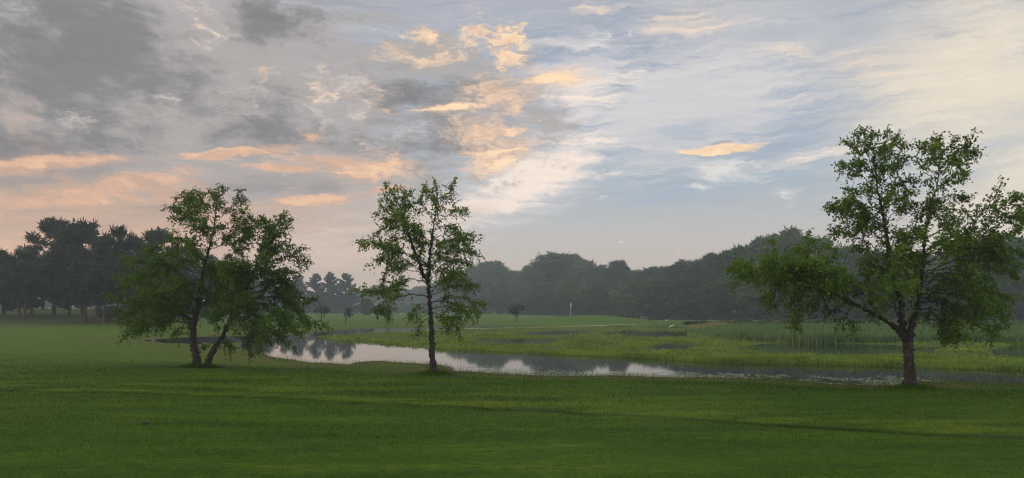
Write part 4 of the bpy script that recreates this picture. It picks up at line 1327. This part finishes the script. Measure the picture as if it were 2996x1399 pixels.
# ------------------------------------------------------------------ smaller things
def simple(name, col, rough=0.6, metal=0.0):
    m, N, b = material(name)
    pos = N.new('ShaderNodeTexCoord').outputs['Object']
    n = N.noise(pos, 9, 4, 0.6)
    N.put(b.inputs['Base Color'], N.mix(n, tuple(0.8 * c for c in col), tuple(1.15 * c for c in col)))
    b.inputs['Roughness'].default_value = rough
    b.inputs['Metallic'].default_value = metal
    return m


WHITE, GREYW, WOOD = simple('white_paint', (0.72, 0.72, 0.70), 0.45), simple('weathered_timber', (0.30, 0.28, 0.25), 0.8), simple('brown_timber', (0.16, 0.12, 0.10), 0.8)
PALEW, SOIL, GLASS, RUBBER = simple('bleached_wood', (0.60, 0.57, 0.50), 0.75), simple('dark_soil', (0.018, 0.014, 0.010), 0.95), simple('dark_glass', (0.02, 0.025, 0.03), 0.1), simple('rubber', (0.02, 0.02, 0.02), 0.8)


def box_bm(bm, x0, x1, y0, y1, z0, z1, bevel=0.0):
    r = bmesh.ops.create_cube(bm, size=1.0)
    for v in r['verts']:
        v.co = Vector((x0 + (v.co.x + 0.5) * (x1 - x0), y0 + (v.co.y + 0.5) * (y1 - y0), z0 + (v.co.z + 0.5) * (z1 - z0)))
    if bevel:
        es = list({e for v in r['verts'] for e in v.link_edges})
        bmesh.ops.bevel(bm, geom=es, offset=bevel, segments=2, affect='EDGES')


def bm_obj(name, bm, mat, parent=None):
    me = bpy.data.meshes.new(name)
    bm.to_mesh(me)
    bm.free()
    me.materials.append(mat)
    o = bpy.data.objects.new(name, me)
    COL.objects.link(o)
    o.parent = parent
    return o


def zat(X, Y):
    return float(height(np.array([X]), np.array([Y]))[0])


# cart path: a thin worn strip lying on the ground
pp = [(1180, 961.5), (1290, 957.6), (1430, 953.6), (1560, 951.2), (1700, 949), (1850, 946.2)]
pts = np.array([(*ground_at(a, c), 0) for a, c in pp])
q, L = spline(pts, 90)
tan = unit(np.gradient(q, axis=0))
nrm = np.stack([-tan[:, 1], tan[:, 0], np.zeros(len(q))], -1)
rows = []
for k in np.linspace(-0.8, 0.8, 5):
    p = q + nrm * k
    p[:, 2] = height(p[:, 0], p[:, 1]) + 0.035 - 0.012 * abs(k)
    rows.append(p)
v = np.stack(rows, 1)
i = np.arange(90 * 5).reshape(90, 5)
f = np.stack([i[:-1, :-1], i[:-1, 1:], i[1:, 1:], i[1:, :-1]], -1).reshape(-1, 4)
m, N, b = material('cart_path')
pos = N.new('ShaderNodeNewGeometry').outputs['Position']
N.put(b.inputs['Base Color'], N.ramp(N.noise(pos, 1.5, 5, 0.7), [(0.3, (0.24, 0.20, 0.17)), (0.7, (0.42, 0.37, 0.33))]))
b.inputs['Roughness'].default_value = 0.9
tag(mesh_obj('cart_path', v.reshape(-1, 3), f, m), kind='structure')

# golf flag on the green
Yf = 116.0
Xf = (1669 - CX) * Yf / F
root = empty('golf_flag', (Xf, Yf, zat(Xf, Yf)), 'thin pole with a limp white flag on top of the green mound', 'golf flag')
T = Tubes()
T.add([(0, 0, -0.1), (0, 0, 1.0), (0.0, 0, 2.15)], [0.02, 0.02, 0.016], 8)
T.build('pole', WHITE, root)
w = np.linspace(0, 1, 7)
vs = []
for z0, z1 in ((2.12, 2.10), (1.85, 1.78), (1.62, 1.50)):
    for t in w:
        vs.append((0.02 + 0.13 * t, 0.05 * math.sin(t * 7 + z0 * 3), z0 + (z1 - z0) * t - 0.22 * t * t))
fs = [(r * 7 + c, r * 7 + c + 1, (r + 1) * 7 + c + 1, (r + 1) * 7 + c) for r in range(2) for c in range(6)]
fl = mesh_obj('flag', vs, fs, WHITE, root, True)
so = fl.modifiers.new('thickness', 'SOLIDIFY')
so.thickness = 0.006

# low bench beside the green
Yb = 106.0
Xb = (1883 - CX) * Yb / F
root = empty('bench', (Xb, Yb, zat(Xb, Yb)), 'small low timber bench at the right foot of the green mound', 'bench')
bm = bmesh.new()
for k in range(3):
    box_bm(bm, -0.42, 0.42, -0.20 + k * 0.135, -0.08 + k * 0.135, 0.24, 0.275, 0.006)
bm_obj('seat', bm, WOOD, root)
bm = bmesh.new()
for k in range(2):
    box_bm(bm, -0.36, 0.36, 0.215, 0.245, 0.32 + k * 0.075, 0.385 + k * 0.075, 0.006)
bm_obj('backrest', bm, WOOD, root)
bm = bmesh.new()
box_bm(bm, -0.44, 0.44, 0.205, 0.255, 0.475, 0.515, 0.008)
bm_obj('top_rail', bm, GREYW, root)
for sx in (-0.42, 0.37):
    bm = bmesh.new()
    box_bm(bm, sx, sx + 0.05, 0.20, 0.25, -0.04, 0.474, 0.006)
    bm_obj('leg', bm, GREYW, root)
    bm = bmesh.new()
    box_bm(bm, sx, sx + 0.05, -0.20, -0.15, -0.04, 0.238, 0.006)
    bm_obj('leg', bm, GREYW, root)

# tee markers on the bank right of the bench
for px, col, lab in ((1949, WHITE, 'small white ball-shaped tee marker on the bank right of the bench'), (2004, PALEW, 'small dull tee marker on the bank beside the dark brush')):
    Y = 108.0
    X = (px - CX) * Y / F
    bm = bmesh.new()
    bmesh.ops.create_icosphere(bm, subdivisions=3, radius=0.09)
    bmesh.ops.create_cone(bm, segments=10, radius1=0.015, radius2=0.03, depth=0.12, cap_ends=True, matrix=Matrix.Translation((0, 0, -0.11)))
    o = bm_obj('tee_marker', bm, col)
    o.location = (X, Y, zat(X, Y) + 0.13)
    tag(o, lab, 'tee marker')

# bleached log among the marsh plants
X, Y = ground_at(1965, 958, ZW + 0.15)
Y0_ = Y
root = empty('bleached_log', (X, Y, zat(X, Y)), 'pale bleached broken log slanting up among the marsh plants left of the tawny reeds', 'log')
T = Tubes()
q, _ = spline([(-0.28, 0.0, 0.10), (-0.05, 0.02, 0.20), (0.14, 0.0, 0.29), (0.24, 0, 0.37)], 14)
T.add(q, np.interp(np.linspace(0, 1, 14), [0, 0.05, 0.5, 1], [0.0, 0.075, 0.062, 0.03]), 10, 0.2, rng)
T.build('log', PALEW, root)
T = Tubes()
T.add([(0.18, 0, 0.31), (0.26, 0.02, 0.42), (0.24, 0.03, 0.52)], [0.026, 0.018, 0.008], 6)
T.add([(0.22, 0, 0.35), (0.34, -0.02, 0.40), (0.40, -0.02, 0.34)], [0.022, 0.014, 0.006], 6)
T.build('branch_stub', WOOD, root)

# dark clod on the near lawn
X, Y = ground_at(425, 1241)
rnd = np.random.default_rng(3)
bm = bmesh.new()
bmesh.ops.create_icosphere(bm, subdivisions=3, radius=1.0)
for vtx in bm.verts:
    k = 0.75 + 0.4 * rnd.random()
    vtx.co = Vector((vtx.co.x * 0.06 * k, vtx.co.y * 0.05 * k, max(-0.005, vtx.co.z * 0.028 * k)))
o = bm_obj('soil_clod', bm, SOIL)
o.location = (X, Y, zat(X, Y) + 0.006)
tag(o, 'small dark clod of soil lying on the near lawn at the left', 'clod')

# two pale cars far behind the grove
def car(px, py, Y, label):
    X = (px - CX) * Y / F
    root = empty('parked_car', (X, Y, zat(X, Y)), label, 'car')
    bm = bmesh.new()
    prof = [(-2.15, 0.35), (-2.2, 0.75), (-1.9, 0.92), (-1.2, 0.98), (-0.55, 1.42), (0.9, 1.45), (1.75, 1.0), (2.15, 0.92), (2.2, 0.4), (2.0, 0.28), (-2.0, 0.28)]
    a = [bm.verts.new((x_, -0.85, z_)) for x_, z_ in prof]
    c_ = [bm.verts.new((x_, 0.85, z_)) for x_, z_ in prof]
    bm.faces.new(a)
    bm.faces.new(c_[::-1])
    for i_ in range(len(prof)):
        j_ = (i_ + 1) % len(prof)
        bm.faces.new((a[j_], a[i_], c_[i_], c_[j_]))
    bmesh.ops.recalc_face_normals(bm, faces=bm.faces)
    bmesh.ops.bevel(bm, geom=list(bm.edges), offset=0.06, segments=2, affect='EDGES')
    bm_obj('body', bm, WHITE, root)
    for sy in (-0.86, 0.855):
        bm = bmesh.new()
        vs_ = [bm.verts.new((x_, sy, z_)) for x_, z_ in ((-0.95, 1.02), (-0.48, 1.36), (0.85, 1.38), (1.45, 1.02))]
        f_ = bm.faces.new(vs_)
        e_ = bmesh.ops.extrude_face_region(bm, geom=[f_])
        for g_ in e_['geom']:
            if isinstance(g_, bmesh.types.BMVert):
                g_.co.y += 0.012
        bm_obj('window', bm, GLASS, root)
    for x_ in (-1.35, 1.35):
        for sy in (-0.82, 0.82):
            bm = bmesh.new()
            bmesh.ops.create_cone(bm, segments=20, radius1=0.32, radius2=0.32, depth=0.2, cap_ends=True, matrix=Matrix.Translation((x_, sy, 0.32)) @ Matrix.Rotation(R(90), 4, 'X'))
            bm_obj('wheel', bm, RUBBER, root)
    return root


car(33, 905, 215, 'white car parked far off under the dark grove at the left edge')
car(192, 905, 230, 'white car glimpsed far off between the grove trunks below its tallest tops')

# shrubs behind the reeds
SHRUB_LEAF = leaf_material('shrub_leaf', [(0.020, 0.036, 0.014), (0.034, 0.056, 0.020), (0.055, 0.078, 0.030), (0.080, 0.090, 0.040)], 0.65, 0.25, 0.5)
BRUSH_LEAF = leaf_material('dark_brush_leaf', [(0.014, 0.016, 0.011), (0.022, 0.023, 0.016), (0.034, 0.034, 0.022)], 0.8, 0.15, 0.7)


def shrub_kind(seed, mat):
    c = broad_crown(seed, H=1.6, RX=1.5, low=0.02, nlobe=26, per=260, size=0.13, lobe=0.42, peak=0.9)
    return Kind('shrub', c, mat, trunk_tubes(1.5, 0.05, seed, 6, 0.6), 1.6, 1.7)


SH, BR = [shrub_kind(501, SHRUB_LEAF), shrub_kind(502, SHRUB_LEAF)], shrub_kind(503, BRUSH_LEAF)
for i, (kd, px, Y, yt, w, lab) in enumerate((
        (BR, 2030, 84, 938, 66, 'dark brown brushy shrub at the left end of the thicket behind the tawny reeds'),
        (BR, 2075, 80, 937, 74, 'dark brown brushy shrub right behind the tawny reed heads'),
        (SH[0], 2120, 80, 936, 70, 'grey-green shrub right of the dark brush behind the reeds'),
        (SH[1], 2180, 78, 933, 90, 'rounded grey-green shrub behind the reeds, second from the dark brush'),
        (SH[0], 2250, 76, 935, 90, 'low shrub behind the reeds below the outermost left bough of the large birch'),
        (SH[1], 2330, 75, 929, 100, 'taller shrub behind the reeds below the left boughs of the large birch'),
        (SH[0], 2420, 74, 932, 100, 'shrub behind the reeds left of the trunk of the large birch'),
        (SH[1], 2520, 73, 934, 110, 'shrub behind the reeds close left of the trunk of the large birch'),
        (SH[0], 2640, 72, 936, 110, 'shrub behind the reeds hidden by the trunk of the large birch'),
        (SH[1], 2760, 71, 938, 120, 'shrub behind the reeds just right of the trunk of the large birch'),
        (SH[0], 2880, 70, 940, 130, 'shrub behind the reeds near the right edge'),
        (SH[1], 2990, 69, 940, 130, 'shrub behind the reeds cut by the right edge'))):
    plant(kd, px, Y, yt, w, lab, 'shrubs behind the reeds')

# dark undergrowth closing the foot of the wood, of the far pines and the view under the grove
rnd = np.random.default_rng(77)
line = np.array([(px, Y * 1.35) for px, Y in ((1340, 205), (1430, 192), (1556, 176), (1700, 160), (1850, 140), (2000, 122), (2145, 110), (2300, 104), (2600, 99), (3000, 90), (3300, 86))])
n = 26000
px = 1340 + 1960 * rnd.random(n)
Y = np.interp(px, line[:, 0], line[:, 1]) + rnd.normal(0, 3.0, n)
n2 = 6000
px = np.concatenate([px, 640 + 720 * rnd.random(n2)])
Y = np.concatenate([Y, 278 + rnd.normal(0, 4, n2)])
n3 = 9000
px = np.concatenate([px, -260 + 860 * rnd.random(n3)])
Y = np.concatenate([Y, 255 + rnd.normal(0, 3, n3)])
X = (px - CX) * Y / F
top = np.where(px < 600, 3.6, np.where(px < 1345, 3.2, 4.6)) * (0.55 + 0.9 * vnoise(px * 0.02, Y * 0 + 3.3, 61, 3))
Z = height(X, Y) + top * rnd.random(len(X)) ** 0.8
c = np.stack([X, Y, Z], -1)
q = cards(c, rnd.normal(size=(len(X), 3)) + np.array((0, -0.8, 0.3)), 0.7 + 0.6 * rnd.random(len(X)), rnd)
tag(mesh_obj('undergrowth', q.reshape(-1, 3), np.arange(4 * len(q)).reshape(-1, 4), DARK_LEAF), kind='stuff')


# ------------------------------------------------------------------ evening haze: one closed box of even, thin air
m = bpy.data.materials.new('haze')
m.use_nodes = True
N = Nodes(m.node_tree)
vp = N.new('ShaderNodeVolumePrincipled')
vp.inputs['Color'].default_value = (0.74, 0.86, 1.0, 1)
vp.inputs['Density'].default_value = 0.00095
vp.inputs['Anisotropy'].default_value = 0.25
o = N.new('ShaderNodeOutputMaterial')
N.l.new(vp.outputs[0], o.inputs['Volume'])
bm = bmesh.new()
box_bm(bm, -560, 640, -60, 560, -2.2, 30.0)
tag(bm_obj('haze', bm, m), kind='stuff')
